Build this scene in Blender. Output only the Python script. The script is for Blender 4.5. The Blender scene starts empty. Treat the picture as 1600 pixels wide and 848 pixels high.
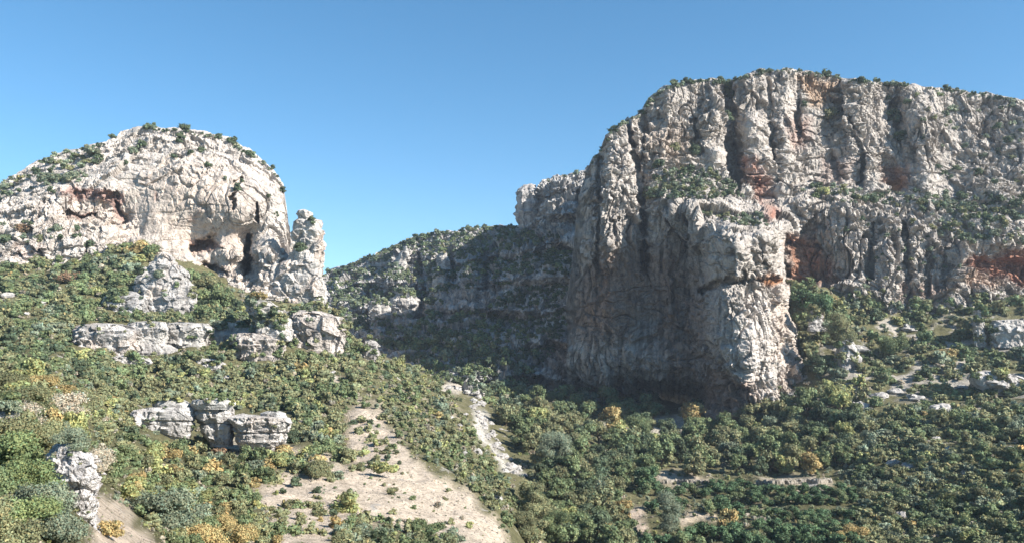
import bpy, math, random
import numpy as np
from mathutils import Vector

random.seed(7)
RS = np.random.RandomState(11)

# ------------------------------------------------------------------ camera
W, H, F = 1600.0, 848.0, 1250.0          # photograph size and focal length in pixels
CX, CY = 800.0, 424.0
EYE = np.array([0.0, 0.0, 60.0])
PITCH = math.atan(56.0 / F)              # the camera looks up a little
scene = bpy.context.scene
cam_d = bpy.data.cameras.new("camera")
cam = bpy.data.objects.new("camera", cam_d)
scene.collection.objects.link(cam)
cam.location = EYE
cam.rotation_euler = (math.pi / 2 + PITCH, 0, 0)
cam_d.sensor_width = 36.0
cam_d.lens = 36.0 * F / W
cam_d.clip_start = 0.2
cam_d.clip_end = 8000
scene.camera = cam

# ------------------------------------------------------------------ light
SUN = np.array([0.76, -0.40, 0.56]); SUN /= np.linalg.norm(SUN)
SUN_EL = math.asin(SUN[2]); SUN_ROT = math.atan2(SUN[0], SUN[1])
world = bpy.data.worlds.new("World"); scene.world = world
world.use_nodes = True
nt = world.node_tree; nt.nodes.clear()
wo = nt.nodes.new("ShaderNodeOutputWorld"); bg = nt.nodes.new("ShaderNodeBackground")
sky = nt.nodes.new("ShaderNodeTexSky"); sky.sky_type = 'NISHITA'; sky.sun_disc = False
sky.sun_elevation = SUN_EL; sky.sun_rotation = SUN_ROT
sky.altitude = 600; sky.air_density = 1.0; sky.dust_density = 0.2; sky.ozone_density = 2.0
bg.inputs['Strength'].default_value = 0.085
tc = nt.nodes.new("ShaderNodeTexCoord"); va_ = nt.nodes.new("ShaderNodeVectorMath"); va_.operation = 'ADD'; va_.inputs[1].default_value = (0, 0, 0.10)
nt.links.new(tc.outputs['Generated'], va_.inputs[0]); nt.links.new(va_.outputs[0], sky.inputs['Vector'])
hs = nt.nodes.new("ShaderNodeHueSaturation"); hs.inputs['Saturation'].default_value = 1.22; hs.inputs['Hue'].default_value = 0.490; hs.inputs['Value'].default_value = 1.08
nt.links.new(sky.outputs[0], hs.inputs['Color']); nt.links.new(hs.outputs[0], bg.inputs[0]); nt.links.new(bg.outputs[0], wo.inputs[0])
sl = bpy.data.lights.new("sun", 'SUN'); sl.energy = 5.0; sl.angle = math.radians(0.5); sl.color = (1.0, 0.945, 0.87)
so = bpy.data.objects.new("sun", sl); scene.collection.objects.link(so)
so.rotation_euler = Vector(SUN).to_track_quat('Z', 'Y').to_euler()
so.location = (0, 0, 300)
scene.view_settings.view_transform = 'Standard'
scene.view_settings.look = 'None'
scene.view_settings.exposure = 1.2
scene.view_settings.gamma = 1.0
scene.view_settings.use_curve_mapping = False
scene.cycles.max_bounces = 4
scene.cycles.diffuse_bounces = 3
scene.cycles.use_denoising = True

# ------------------------------------------------------------------ helpers
cp, sp_ = math.cos(PITCH), math.sin(PITCH)

def P(px, py, d):
    """photo pixel and distance along the view axis -> point in the world"""
    px, py, d = np.broadcast_arrays(np.asarray(px, float), np.asarray(py, float), np.asarray(d, float))
    x = (px - CX) / F * d
    u = -(py - CY) / F * d
    return np.stack([EYE[0] + x, EYE[1] + d * cp - u * sp_, EYE[2] + d * sp_ + u * cp], -1)

def proj(p):
    q = p - EYE
    d = q[..., 1] * cp + q[..., 2] * sp_
    u = -q[..., 1] * sp_ + q[..., 2] * cp
    dd = np.where(d > 0.5, d, 0.5)
    return CX + q[..., 0] / dd * F, CY - u / dd * F, d

perm = RS.permutation(256); perm = np.concatenate([perm, perm, perm])
gr = RS.normal(size=(256, 3)); gr /= np.linalg.norm(gr, axis=1)[:, None]

def perlin(p):
    p = np.asarray(p, float)
    i = np.floor(p).astype(np.int64); f = p - i; i &= 255
    u = f * f * f * (f * (f * 6 - 15) + 10)
    out = 0
    for dx in (0, 1):
        wx = u[..., 0] if dx else 1 - u[..., 0]
        for dy in (0, 1):
            wy = u[..., 1] if dy else 1 - u[..., 1]
            for dz in (0, 1):
                wz = u[..., 2] if dz else 1 - u[..., 2]
                h = perm[perm[perm[(i[..., 0] + dx) & 255] + ((i[..., 1] + dy) & 255)] + ((i[..., 2] + dz) & 255)]
                g = gr[h]
                v = g[..., 0] * (f[..., 0] - dx) + g[..., 1] * (f[..., 1] - dy) + g[..., 2] * (f[..., 2] - dz)
                out = out + wx * wy * wz * v
    return out * 1.6

def fbm(p, octaves=4, gain=0.5):
    s, a = 0, 1.0
    for o in range(octaves):
        s = s + a * perlin(p * (2.03 ** o) + 17.3 * o); a *= gain
    return s

def ridged(p, octaves=3, gain=0.5):
    s, a = 0, 1.0
    for o in range(octaves):
        s = s + a * (1 - 2 * np.abs(perlin(p * (2.07 ** o) + 9.1 * o))); a *= gain
    return s

def cells(p):
    """distance to the nearest and to the second nearest feature point, and a random value per cell"""
    i = np.floor(p).astype(np.int64); f = p - i
    b1 = np.full(p.shape[:-1], 9.0); b2 = b1.copy(); val = np.zeros(p.shape[:-1])
    for dx in (-1, 0, 1):
        for dy in (-1, 0, 1):
            for dz in (-1, 0, 1):
                h = perm[perm[perm[(i[..., 0] + dx) & 255] + ((i[..., 1] + dy) & 255)] + ((i[..., 2] + dz) & 255)]
                g = gr[h] * 0.45 + 0.5
                v = np.stack([dx, dy, dz]) + g - f
                d = np.sqrt((v ** 2).sum(-1))
                n1 = d < b1
                b2 = np.where(n1, b1, np.minimum(b2, d)); val = np.where(n1, h / 255.0, val); b1 = np.where(n1, d, b1)
    return b1, b2, val

FV = RS.normal(size=(256, 3))
def facets(p):
    """angular noise: every cell is a plane tilted its own way"""
    i = np.floor(p).astype(np.int64); f = p - i
    b1 = np.full(p.shape[:-1], 9.0); out = np.zeros(p.shape[:-1])
    for dx in (-1, 0, 1):
        for dy in (-1, 0, 1):
            for dz in (-1, 0, 1):
                h = perm[perm[perm[(i[..., 0] + dx) & 255] + ((i[..., 1] + dy) & 255)] + ((i[..., 2] + dz) & 255)]
                v = np.array([dx, dy, dz]) + gr[h] * 0.45 + 0.5 - f
                d = (v ** 2).sum(-1)
                m = d < b1
                t = -(v * FV[h]).sum(-1) + FV[(h * 7 + 3) & 255, 0] * 0.35
                out = np.where(m, t, out); b1 = np.where(m, d, b1)
    return out

def rbf(ctrl, x, y):
    c = np.array(ctrl, float)
    s = 100.0
    cx, cy, cv = c[:, 0] / s, c[:, 1] / s, c[:, 2]
    n = len(c)
    A = np.hypot(cx[:, None] - cx, cy[:, None] - cy) + 0.02 * np.eye(n) * -1
    Q = np.stack([np.ones(n), cx, cy], 1)
    M = np.block([[A, Q], [Q.T, np.zeros((3, 3))]])
    w = np.linalg.solve(M, np.concatenate([cv, np.zeros(3)]))
    xf, yf = x.ravel() / s, y.ravel() / s
    out = np.empty(xf.shape)
    for k in range(0, len(xf), 60000):
        a, b = xf[k:k + 60000], yf[k:k + 60000]
        out[k:k + 60000] = np.hypot(a[:, None] - cx, b[:, None] - cy) @ w[:n] + w[n] + w[n + 1] * a + w[n + 2] * b
    return out.reshape(x.shape)

def poly_sd(poly, x, y):
    """distance in pixels inside (+) or outside (-) a polygon"""
    q = np.array(poly, float); xf, yf = x.ravel(), y.ravel()
    x0, y0, x1, y1 = q[:, 0].min() - 30, q[:, 1].min() - 30, q[:, 0].max() + 30, q[:, 1].max() + 30
    out = np.full(xf.shape, -30.0)
    m = (xf > x0) & (xf < x1) & (yf > y0) & (yf < y1)
    a, b = xf[m], yf[m]
    ins = np.zeros(a.shape, bool); best = np.full(a.shape, 1e9)
    for k in range(len(q)):
        p, r = q[k], q[(k + 1) % len(q)]
        e = r - p; L = (e ** 2).sum() + 1e-9
        t = np.clip(((a - p[0]) * e[0] + (b - p[1]) * e[1]) / L, 0, 1)
        best = np.minimum(best, np.hypot(a - p[0] - t * e[0], b - p[1] - t * e[1]))
        c = (p[1] > b) != (r[1] > b)
        with np.errstate(divide='ignore', invalid='ignore'):
            xi = p[0] + (b - p[1]) / (e[1] if e[1] != 0 else 1e-9) * e[0]
        ins ^= c & (a < xi)
    out[m] = np.where(ins, best, -best)
    return out.reshape(x.shape)

def soft(poly, x, y, w=6.0):
    return np.clip(poly_sd(poly, x, y) / w * 0.5 + 0.5, 0, 1)

def line_d(pts, x, y):
    """distance to a polyline, and the signed side (x minus line x)"""
    q = np.array(pts, float); best = np.full(x.shape, 1e9); side = np.zeros(x.shape)
    for k in range(len(q) - 1):
        p, r = q[k], q[k + 1]; e = r - p; L = (e ** 2).sum() + 1e-9
        t = np.clip(((x - p[0]) * e[0] + (y - p[1]) * e[1]) / L, 0, 1)
        dx, dy = x - p[0] - t * e[0], y - p[1] - t * e[1]
        d = np.hypot(dx, dy); m = d < best
        best = np.where(m, d, best); side = np.where(m, dx, side)
    return best, side

def new_mesh(name, verts, faces, mat, parent=None, tint=None, smooth=False):
    verts = np.ascontiguousarray(verts, np.float32); faces = np.ascontiguousarray(faces, np.int32)
    me = bpy.data.meshes.new(name)
    nv, nf, k = len(verts), len(faces), faces.shape[1]
    me.vertices.add(nv); me.vertices.foreach_set("co", verts.ravel())
    me.loops.add(nf * k); me.loops.foreach_set("vertex_index", faces.ravel())
    me.polygons.add(nf); me.polygons.foreach_set("loop_start", np.arange(nf, dtype=np.int32) * k)
    try: me.polygons.foreach_set("loop_total", np.full(nf, k, np.int32))
    except Exception: pass
    me.polygons.foreach_set("use_smooth", np.full(nf, smooth))
    me.update(calc_edges=True)
    if tint is not None:
        ca = me.color_attributes.new("tint", 'FLOAT_COLOR', 'POINT')
        c = np.ones((nv, 4), np.float32); c[:, :3] = tint
        ca.data.foreach_set("color", c.ravel())
    me.materials.append(mat)
    o = bpy.data.objects.new(name, me); scene.collection.objects.link(o)
    if parent: o.parent = parent
    return o

def tag(o, label=None, cat=None, group=None, kind=None):
    for k, v in (('label', label), ('category', cat), ('group', group), ('kind', kind)):
        if v: o[k] = v
    return o

# ------------------------------------------------------------------ materials
def base_mat(name):
    m = bpy.data.materials.new(name); m.use_nodes = True
    n = m.node_tree.nodes; l = m.node_tree.links
    return m, n, l, n['Principled BSDF']

def rock_material(name, scale=1.0, soil=True):
    m, n, l, b = base_mat(name)
    b.inputs['Roughness'].default_value = 0.95
    b.inputs['Specular IOR Level'].default_value = 0.1
    at = n.new('ShaderNodeAttribute'); at.attribute_name = 'tint'
    geo = n.new('ShaderNodeNewGeometry'); 
    mp = n.new('ShaderNodeMapping'); mp.inputs['Scale'].default_value = (scale, scale, scale)
    l.new(geo.outputs['Position'], mp.inputs[0])
    st = n.new('ShaderNodeMapping'); st.inputs['Scale'].default_value = (scale * 0.55, scale * 0.55, scale * 0.09)
    l.new(geo.outputs['Position'], st.inputs[0])
    n1 = n.new('ShaderNodeTexNoise'); n1.inputs['Scale'].default_value = 0.35; n1.inputs['Detail'].default_value = 8; n1.inputs['Roughness'].default_value = 0.7
    l.new(mp.outputs[0], n1.inputs['Vector'])
    n2 = n.new('ShaderNodeTexNoise'); n2.inputs['Scale'].default_value = 1.0; n2.inputs['Detail'].default_value = 6; n2.inputs['Roughness'].default_value = 0.65
    l.new(st.outputs[0], n2.inputs['Vector'])
    n3 = n.new('ShaderNodeTexNoise'); n3.inputs['Scale'].default_value = 2.2; n3.inputs['Detail'].default_value = 6; n3.inputs['Roughness'].default_value = 0.75
    l.new(mp.outputs[0], n3.inputs['Vector'])
    def ramp(src, p0, c0, p1, c1):
        r = n.new('ShaderNodeValToRGB'); r.color_ramp.elements[0].position = p0; r.color_ramp.elements[0].color = c0
        r.color_ramp.elements[1].position = p1; r.color_ramp.elements[1].color = c1
        l.new(src, r.inputs[0]); return r.outputs[0]
    def mul(a, bb, fac=1.0):
        x = n.new('ShaderNodeMix'); x.data_type = 'RGBA'; x.blend_type = 'MULTIPLY'; x.inputs[0].default_value = fac
        l.new(a, x.inputs[6]); l.new(bb, x.inputs[7]); return x.outputs[2]
    c = mul(at.outputs['Color'], ramp(n1.outputs['Fac'], 0.30, (0.62, 0.60, 0.60, 1), 0.62, (1.12, 1.10, 1.08, 1)))
    c = mul(c, ramp(n2.outputs['Fac'], 0.36, (0.50, 0.49, 0.50, 1), 0.50, (1.05, 1.05, 1.05, 1)), 0.55)
    c = mul(c, ramp(n3.outputs['Fac'], 0.36, (0.30, 0.28, 0.26, 1), 0.43, (1.05, 1.05, 1.05, 1)), 0.5)
    vd = n.new('ShaderNodeMix'); vd.data_type = 'RGBA'; vd.inputs[0].default_value = 0.32
    l.new(st.outputs[0], vd.inputs[6]); l.new(n1.outputs['Color'], vd.inputs[7])
    vs = n.new('ShaderNodeVectorMath'); vs.operation = 'MULTIPLY_ADD'; l.new(n1.outputs['Color'], vs.inputs[0]); vs.inputs[1].default_value = (2.2, 2.2, 2.2)
    st2 = n.new('ShaderNodeMapping'); st2.inputs['Scale'].default_value = (scale * 0.42, scale * 0.42, scale * 0.24); l.new(geo.outputs['Position'], st2.inputs[0]); l.new(st2.outputs[0], vs.inputs[2])
    vo = n.new('ShaderNodeTexVoronoi'); vo.feature = 'DISTANCE_TO_EDGE'; vo.inputs['Scale'].default_value = 1.0; l.new(vs.outputs[0], vo.inputs['Vector'])
    n4 = n.new('ShaderNodeTexNoise'); n4.inputs['Scale'].default_value = 0.12; l.new(mp.outputs[0], n4.inputs['Vector'])
    cr = n.new('ShaderNodeMix'); cr.data_type = 'RGBA'; l.new(ramp(n4.outputs['Fac'], 0.42, (0, 0, 0, 1), 0.58, (1, 1, 1, 1)), cr.inputs[0]); cr.inputs[6].default_value = (1, 1, 1, 1)
    l.new(ramp(vo.outputs['Distance'], 0.0, (0.34, 0.32, 0.30, 1), 0.055, (1, 1, 1, 1)), cr.inputs[7]); c = mul(c, cr.outputs[2])
    n.remove(vd)
    if soil:   # earth and herbs lying on the flatter ledges
        sx = n.new('ShaderNodeSeparateXYZ'); l.new(geo.outputs['True Normal'], sx.inputs[0])
        ad = n.new('ShaderNodeMath'); ad.operation = 'MULTIPLY_ADD'; l.new(n1.outputs['Fac'], ad.inputs[0]); ad.inputs[1].default_value = 0.9; l.new(sx.outputs[2], ad.inputs[2])
        fr = ramp(ad.outputs[0], 1.16, (0, 0, 0, 1), 1.30, (1, 1, 1, 1))
        mx = n.new('ShaderNodeMix'); mx.data_type = 'RGBA'; l.new(fr, mx.inputs[0]); l.new(c, mx.inputs[6]); mx.inputs[7].default_value = (0.17, 0.16, 0.09, 1)
        c = mx.outputs[2]
    l.new(c, b.inputs['Base Color'])
    bp = n.new('ShaderNodeBump'); bp.inputs['Strength'].default_value = 0.9; bp.inputs['Distance'].default_value = 0.5 / scale
    ad2 = n.new('ShaderNodeMath'); ad2.operation = 'ADD'; l.new(n3.outputs['Fac'], ad2.inputs[0]); l.new(n2.outputs['Fac'], ad2.inputs[1])
    l.new(ad2.outputs[0], bp.inputs['Height']); l.new(bp.outputs[0], b.inputs['Normal'])
    return m

def ground_material(name):
    m, n, l, b = base_mat(name)
    b.inputs['Roughness'].default_value = 1.0; b.inputs['Specular IOR Level'].default_value = 0.05
    at = n.new('ShaderNodeAttribute'); at.attribute_name = 'tint'
    geo = n.new('ShaderNodeNewGeometry')
    n1 = n.new('ShaderNodeTexNoise'); n1.inputs['Scale'].default_value = 0.8; n1.inputs['Detail'].default_value = 8; n1.inputs['Roughness'].default_value = 0.75
    l.new(geo.outputs['Position'], n1.inputs['Vector'])
    n2 = n.new('ShaderNodeTexNoise'); n2.inputs['Scale'].default_value = 0.22; n2.inputs['Detail'].default_value = 7; n2.inputs['Roughness'].default_value = 0.7
    l.new(geo.outputs['Position'], n2.inputs['Vector'])
    r = n.new('ShaderNodeValToRGB'); r.color_ramp.elements[0].position = 0.3; r.color_ramp.elements[0].color = (0.6, 0.6, 0.58, 1)
    r.color_ramp.elements[1].position = 0.65; r.color_ramp.elements[1].color = (1.25, 1.22, 1.2, 1); l.new(n1.outputs['Fac'], r.inputs[0])
    x = n.new('ShaderNodeMix'); x.data_type = 'RGBA'; x.blend_type = 'MULTIPLY'; x.inputs[0].default_value = 1
    l.new(at.outputs['Color'], x.inputs[6]); l.new(r.outputs[0], x.inputs[7])
    r2 = n.new('ShaderNodeValToRGB'); r2.color_ramp.elements[0].position = 0.60; r2.color_ramp.elements[0].color = (0, 0, 0, 1)
    r2.color_ramp.elements[1].position = 0.66; r2.color_ramp.elements[1].color = (1, 1, 1, 1); l.new(n2.outputs['Fac'], r2.inputs[0])
    y = n.new('ShaderNodeMix'); y.data_type = 'RGBA'; l.new(r2.outputs[0], y.inputs[0]); l.new(x.outputs[2], y.inputs[6]); y.inputs[7].default_value = (0.33, 0.31, 0.28, 1)
    l.new(y.outputs[2], b.inputs['Base Color'])
    n3 = n.new('ShaderNodeTexNoise'); n3.inputs['Scale'].default_value = 2.6; n3.inputs['Detail'].default_value = 5; n3.inputs['Roughness'].default_value = 0.8
    l.new(geo.outputs['Position'], n3.inputs['Vector'])
    r3 = n.new('ShaderNodeValToRGB'); r3.color_ramp.elements[0].position = 0.36; r3.color_ramp.elements[0].color = (0.45, 0.42, 0.36, 1)
    r3.color_ramp.elements[1].position = 0.5; r3.color_ramp.elements[1].color = (1.08, 1.08, 1.08, 1); l.new(n3.outputs['Fac'], r3.inputs[0])
    x3 = n.new('ShaderNodeMix'); x3.data_type = 'RGBA'; x3.blend_type = 'MULTIPLY'; x3.inputs[0].default_value = 0.8
    l.new(y.outputs[2], x3.inputs[6]); l.new(r3.outputs[0], x3.inputs[7]); l.new(x3.outputs[2], b.inputs['Base Color'])
    bp = n.new('ShaderNodeBump'); bp.inputs['Strength'].default_value = 0.9; bp.inputs['Distance'].default_value = 0.6
    l.new(n1.outputs['Fac'], bp.inputs['Height']); l.new(bp.outputs[0], b.inputs['Normal'])
    return m

def leaf_material(name):
    m, n, l, b = base_mat(name)
    b.inputs['Roughness'].default_value = 0.7; b.inputs['Specular IOR Level'].default_value = 0.2
    at = n.new('ShaderNodeAttribute'); at.attribute_name = 'tint'
    oi = n.new('ShaderNodeObjectInfo')
    r = n.new('ShaderNodeMapRange'); r.inputs[3].default_value = 0.82; r.inputs[4].default_value = 1.2; l.new(oi.outputs['Random'], r.inputs[0])
    v = n.new('ShaderNodeVectorMath'); v.operation = 'SCALE'; l.new(at.outputs['Color'], v.inputs[0]); l.new(r.outputs[0], v.inputs['Scale'])
    l.new(v.outputs[0], b.inputs['Base Color'])
    tr = n.new('ShaderNodeBsdfTranslucent'); l.new(v.outputs[0], tr.inputs[0])
    mx = n.new('ShaderNodeMixShader'); mx.inputs[0].default_value = 0.22
    l.new(b.outputs[0], mx.inputs[1]); l.new(tr.outputs[0], mx.inputs[2]); l.new(mx.outputs[0], n['Material Output'].inputs[0])
    return m

M_ROCK = rock_material('limestone'); M_ROCK_NEAR = rock_material('limestone_near', 4.0, False)
M_BOULD = rock_material('boulder_limestone', 1.6, False)
M_GROUND = ground_material('soil'); M_LEAF = leaf_material('foliage')
M_BARK, _n, _l, _b = base_mat('bark'); _b.inputs['Base Color'].default_value = (0.11, 0.085, 0.06, 1); _b.inputs['Roughness'].default_value = 0.95
_t = _n.new('ShaderNodeTexNoise'); _t.inputs['Scale'].default_value = 9
_bp = _n.new('ShaderNodeBump'); _bp.inputs['Distance'].default_value = 0.03; _l.new(_t.outputs[0], _bp.inputs['Height']); _l.new(_bp.outputs[0], _b.inputs['Normal'])

# ------------------------------------------------------------------ the depth buffer used to set plants on surfaces
ZS = 1.0; ZX0, ZY0 = -120, 60; ZW, ZH = 1840, 860
ZB = np.full((ZH, ZW), 1e9); ZN = np.zeros((ZH, ZW, 3)); ZID = np.zeros((ZH, ZW), np.int8)

def splat(V, N, idn, cell=1):
    px, py, d = proj(V.reshape(-1, 3)); n = N.reshape(-1, 3)
    for ox in range(cell + 1):
        for oy in range(cell + 1):
            ix = np.floor(px - ZX0).astype(int) + ox; iy = np.floor(py - ZY0).astype(int) + oy
            ok = (ix >= 0) & (iy >= 0) & (ix < ZW) & (iy < ZH) & (d > 1)
            o = np.where(ok)[0]
            o = o[np.argsort(-d[o])]
            cur = ZB[iy[o], ix[o]] > d[o]
            o = o[cur]
            ZB[iy[o], ix[o]] = d[o]; ZN[iy[o], ix[o]] = n[o]; ZID[iy[o], ix[o]] = idn

def grid_normals(V):
    du = np.gradient(V, axis=1); dv = np.gradient(V, axis=0)
    n = np.cross(du, dv); n /= np.linalg.norm(n, axis=-1)[..., None] + 1e-9
    view = V - EYE
    flip = (n * view).sum(-1) > 0
    n[flip] *= -1
    return n

def push_dir(N, V, k=14, w=0.9):
    """directions in which the stone is roughened: the broad normals of the wall"""
    n = np.stack([blur(N[..., j], k) for j in range(3)], -1)
    v = (EYE - V); v[..., 2] *= 0.4; v /= np.linalg.norm(v, axis=-1)[..., None]
    n = n + w * v; return n / (np.linalg.norm(n, axis=-1)[..., None] + 1e-9)

def grid_faces(nr, nc):
    i = np.arange(nr * nc).reshape(nr, nc)
    return np.stack([i[:-1, :-1], i[1:, :-1], i[1:, 1:], i[:-1, 1:]], -1).reshape(-1, 4)

def blur(a, k):
    for _ in range(k):
        b = a.copy()
        b[1:-1] = (a[:-2] + 2 * a[1:-1] + a[2:]) / 4; a = b.copy()
        a[:, 1:-1] = (b[:, :-2] + 2 * b[:, 1:-1] + b[:, 2:]) / 4
    return a

def mixc(c, m, col, br=1.0):
    if br != 1.0: m = m * br
    return c * (1 - m[..., None]) + np.array(col) * m[..., None]

def steep(d):
    g = np.abs(np.gradient(d, axis=1)); g = blur(g, 2)
    return 1 / (1 + (g / 1.3) ** 2)

def sheet(x0, x1, dx, top, bot, rows, jit=0.0):
    xs = np.arange(x0, x1 + dx * 0.5, dx)
    yt = np.interp(xs, [a for a, b in top], [b for a, b in top]); yb = np.interp(xs, [a for a, b in bot], [b for a, b in bot])
    if jit:
        q = np.stack([xs * 0.045, 0 * xs, 0 * xs + 3.3], -1); yt = yt + jit * fbm(q, 4, 0.6)
    v = np.linspace(0, 1, rows)[:, None]
    return np.broadcast_to(xs, (rows, len(xs))).copy(), yt + v * (yb - yt)

def rock_relief(V, N, a_big, a_mid, a_small, a_fine, bed=1.0, mask=1.0):
    p = V
    sm = np.clip(0.95 + 1.5 * fbm(p * np.array([.035, .035, .03]) + 141, 2), 0.30, 1.15); a_small = a_small * sm; a_fine = a_fine * (0.4 + 0.6 * sm); a_mid = a_mid * (0.45 + 0.55 * sm)
    w = np.stack([fbm(p * 0.05 + 5, 3), fbm(p * 0.05 + 11, 3), fbm(p * 0.05 + 23, 3)], -1) * 2.2
    q = p + w
    v = np.array([1, 1, .28])
    n1 = perlin(q * v * .045); n2 = perlin(q * v * .10 + 7); n3 = perlin(q * v * .22 + 13)
    reg = np.clip(0.55 + 1.3 * fbm(p * np.array([.022, .022, .03]) + 77, 2), 0, 1)       # some parts fluted, some broken into steps
    r = a_big * 1.6 * (0.5 - np.abs(n1))
    r = r - a_mid * 1.7 * reg * np.exp(-(n2 / .035) ** 2) - a_mid * 0.8 * reg * np.exp(-(n3 / .045) ** 2)
    h2 = perlin(q * np.array([.05, .05, .20]) + 91)
    r = r - a_mid * 1.3 * (1 - reg) * np.exp(-(h2 / .05) ** 2)
    r = r + a_big * 1.1 * facets(q * np.array([.07, .07, .030]) + 3)
    r = r + a_mid * 0.75 * (reg * facets(q * np.array([.17, .17, .07]) + 13) + 1.2 * (1 - reg) * facets(q * np.array([.12, .12, .24]) + 19))
    r = r + a_small * 1.0 * facets(q * np.array([.40, .40, .28]) + 23)
    r = r + a_small * 0.25 * ridged(q * np.array([.30, .30, .12]) + 31, 3, 0.6)
    pit = np.clip(perlin(p * np.array([.30, .30, .22]) + 60) - .36, 0, .25) / .25
    r = r - 2.4 * a_small * pit
    r = r + a_fine * (0.8 * fbm(p * 0.9 + 40, 3, 0.65) + 0.5 * facets(p * np.array([1.1, 1.1, .8])))
    zz = p[..., 2] + 1.6 * fbm(p * 0.02 + 3, 2) * 4
    t = zz / 5.5 + 0.25 * fbm(p * 0.08, 2)
    saw = (t - np.floor(t))
    r = r + bed * (1.7 - reg * 1.3) * (np.minimum(saw * 1.15, (1 - saw) * 6) - 0.4)
    return r * mask

def warp(x, y, s=9, f=0.03):
    q = np.stack([x * f, y * f, 0 * x], -1)
    return x + s * fbm(q, 3), y + s * fbm(q + 50, 3)

# ================================================================== the right-hand massif
M_top = [(885, 470), (893, 420), (900, 345), (908, 300), (918, 264), (925, 250), (940, 238), (948, 215), (962, 199), (980, 186), (1003, 176), (1020, 150),
         (1040, 136), (1075, 126), (1110, 122), (1128, 127), (1150, 124), (1180, 113), (1200, 109), (1235, 108), (1260, 113), (1300, 117),
         (1340, 126), (1400, 129), (1450, 136), (1500, 141), (1550, 149), (1600, 158), (1720, 180)]
M_bot = [(885, 630), (1000, 655), (1100, 675), (1200, 672), (1262, 640), (1290, 520), (1340, 500), (1450, 505), (1600, 500), (1720, 500)]
mx, my = sheet(885, 1700, 1.0, M_top, M_bot, 470, 3.0)
M_ctrl = [
 (890, 600, 320), (890, 500, 324), (890, 400, 330), (900, 320, 332), (915, 275, 334), (940, 240, 336),
 (930, 600, 309), (930, 500, 312), (930, 400, 314), (930, 320, 318),
 (952, 600, 303), (955, 480, 303), (955, 380, 302), (957, 300, 307), (962, 240, 318), (965, 202, 330),
 (985, 600, 303), (988, 480, 306), (990, 380, 309), (992, 300, 313), (990, 240, 323), (985, 190, 336),
 (1003, 250, 332), (1004, 320, 322), (1006, 400, 315), (1006, 500, 311), (1010, 590, 305), (1004, 180, 342),
 (1022, 160, 337), (1022, 230, 328), (1020, 290, 318), (1022, 330, 309), (1025, 400, 309), (1030, 480, 307), (1030, 590, 300),
 (1060, 130, 342), (1060, 190, 333), (1060, 245, 328), (1060, 285, 316), (1060, 312, 302), (1060, 360, 307), (1060, 480, 305), (1060, 590, 295),
 (1100, 124, 344), (1100, 190, 331), (1100, 255, 326), (1110, 300, 308), (1090, 325, 296), (1090, 400, 302), (1090, 440, 303), (1085, 520, 295), (1090, 590, 291),
 (1085, 180, 336), (1092, 230, 332), (1118, 180, 328), (1120, 240, 324),
 (1136, 135, 352), (1142, 180, 348), (1146, 230, 344), (1146, 280, 334), (1152, 140, 351),
 (1150, 305, 314), (1170, 345, 296), (1200, 335, 302), (1212, 350, 296), (1160, 260, 336), (1180, 290, 332), (1200, 320, 326), (1215, 342, 320),
 (1166, 130, 347), (1170, 200, 336), (1176, 260, 330), (1190, 120, 348), (1195, 200, 334), (1205, 270, 328), (1222, 300, 326),
 (1110, 345, 284), (1150, 356, 276), (1190, 356, 278), (1218, 356, 286), (1105, 380, 286), (1110, 430, 286), (1150, 380, 259), (1150, 425, 257), (1185, 425, 270), (1218, 380, 279), (1220, 428, 279),
 (1110, 445, 293), (1150, 443, 273), (1190, 441, 277), (1216, 439, 284),
 (1118, 462, 283), (1135, 470, 259), (1180, 460, 269), (1222, 460, 276), (1104, 500, 286), (1104, 560, 285), (1104, 650, 282), (1132, 540, 259), (1148, 600, 262), (1160, 655, 258),
 (1150, 500, 255), (1160, 560, 254), (1175, 640, 256), (1235, 520, 273), (1248, 570, 271), (1255, 620, 270), (1200, 600, 261),
 (1229, 380, 322), (1231, 430, 320), (1240, 480, 318), (1262, 540, 310), (1280, 520, 306), (1245, 350, 322), (1260, 400, 322), (1275, 440, 320), (1296, 400, 317), (1300, 445, 312), (1320, 380, 311),
 (1225, 120, 352), (1225, 220, 337), (1248, 140, 356), (1250, 220, 342), (1250, 285, 337), (1290, 120, 360), (1290, 200, 354), (1290, 285, 338), (1330, 140, 352), (1330, 220, 344), (1330, 285, 338),
 (1385, 140, 358), (1395, 190, 356), (1390, 240, 340), (1400, 290, 338), (1440, 140, 358), (1440, 200, 345), (1440, 290, 334), (1500, 150, 362), (1500, 220, 346), (1500, 300, 330), (1550, 155, 360), (1550, 250, 338), (1600, 165, 358), (1600, 250, 335), (1600, 300, 326), (1700, 190, 350), (1700, 300, 318), (1700, 480, 296),
 (1250, 300, 331), (1260, 325, 318), (1310, 300, 330), (1320, 335, 315), (1380, 310, 329), (1400, 340, 312), (1450, 325, 320), (1480, 350, 309), (1550, 350, 308), (1600, 350, 306),
 (1340, 450, 306), (1400, 400, 308), (1400, 465, 302), (1460, 400, 305), (1460, 460, 300), (1490, 420, 303), (1490, 470, 298), (1600, 480, 295), (1330, 490, 300), (1450, 500, 296), (1530, 500, 296),
 (1510, 408, 303), (1540, 395, 304), (1580, 385, 304), (1540, 412, 316), (1575, 415, 322), (1595, 440, 320), (1620, 420, 322), (1555, 400, 312), (1600, 398, 314), (1540, 445, 300), (1570, 452, 299),
 (900, 612, 345), (930, 602, 338), (960, 602, 338), (1000, 600, 338), (1030, 604, 338), (1060, 612, 336), (1090, 620, 330), (900, 635, 350), (960, 640, 350), (1000, 645, 350), (1060, 652, 345), (1095, 655, 325),
]
md = rbf(M_ctrl, mx, my)
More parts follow.
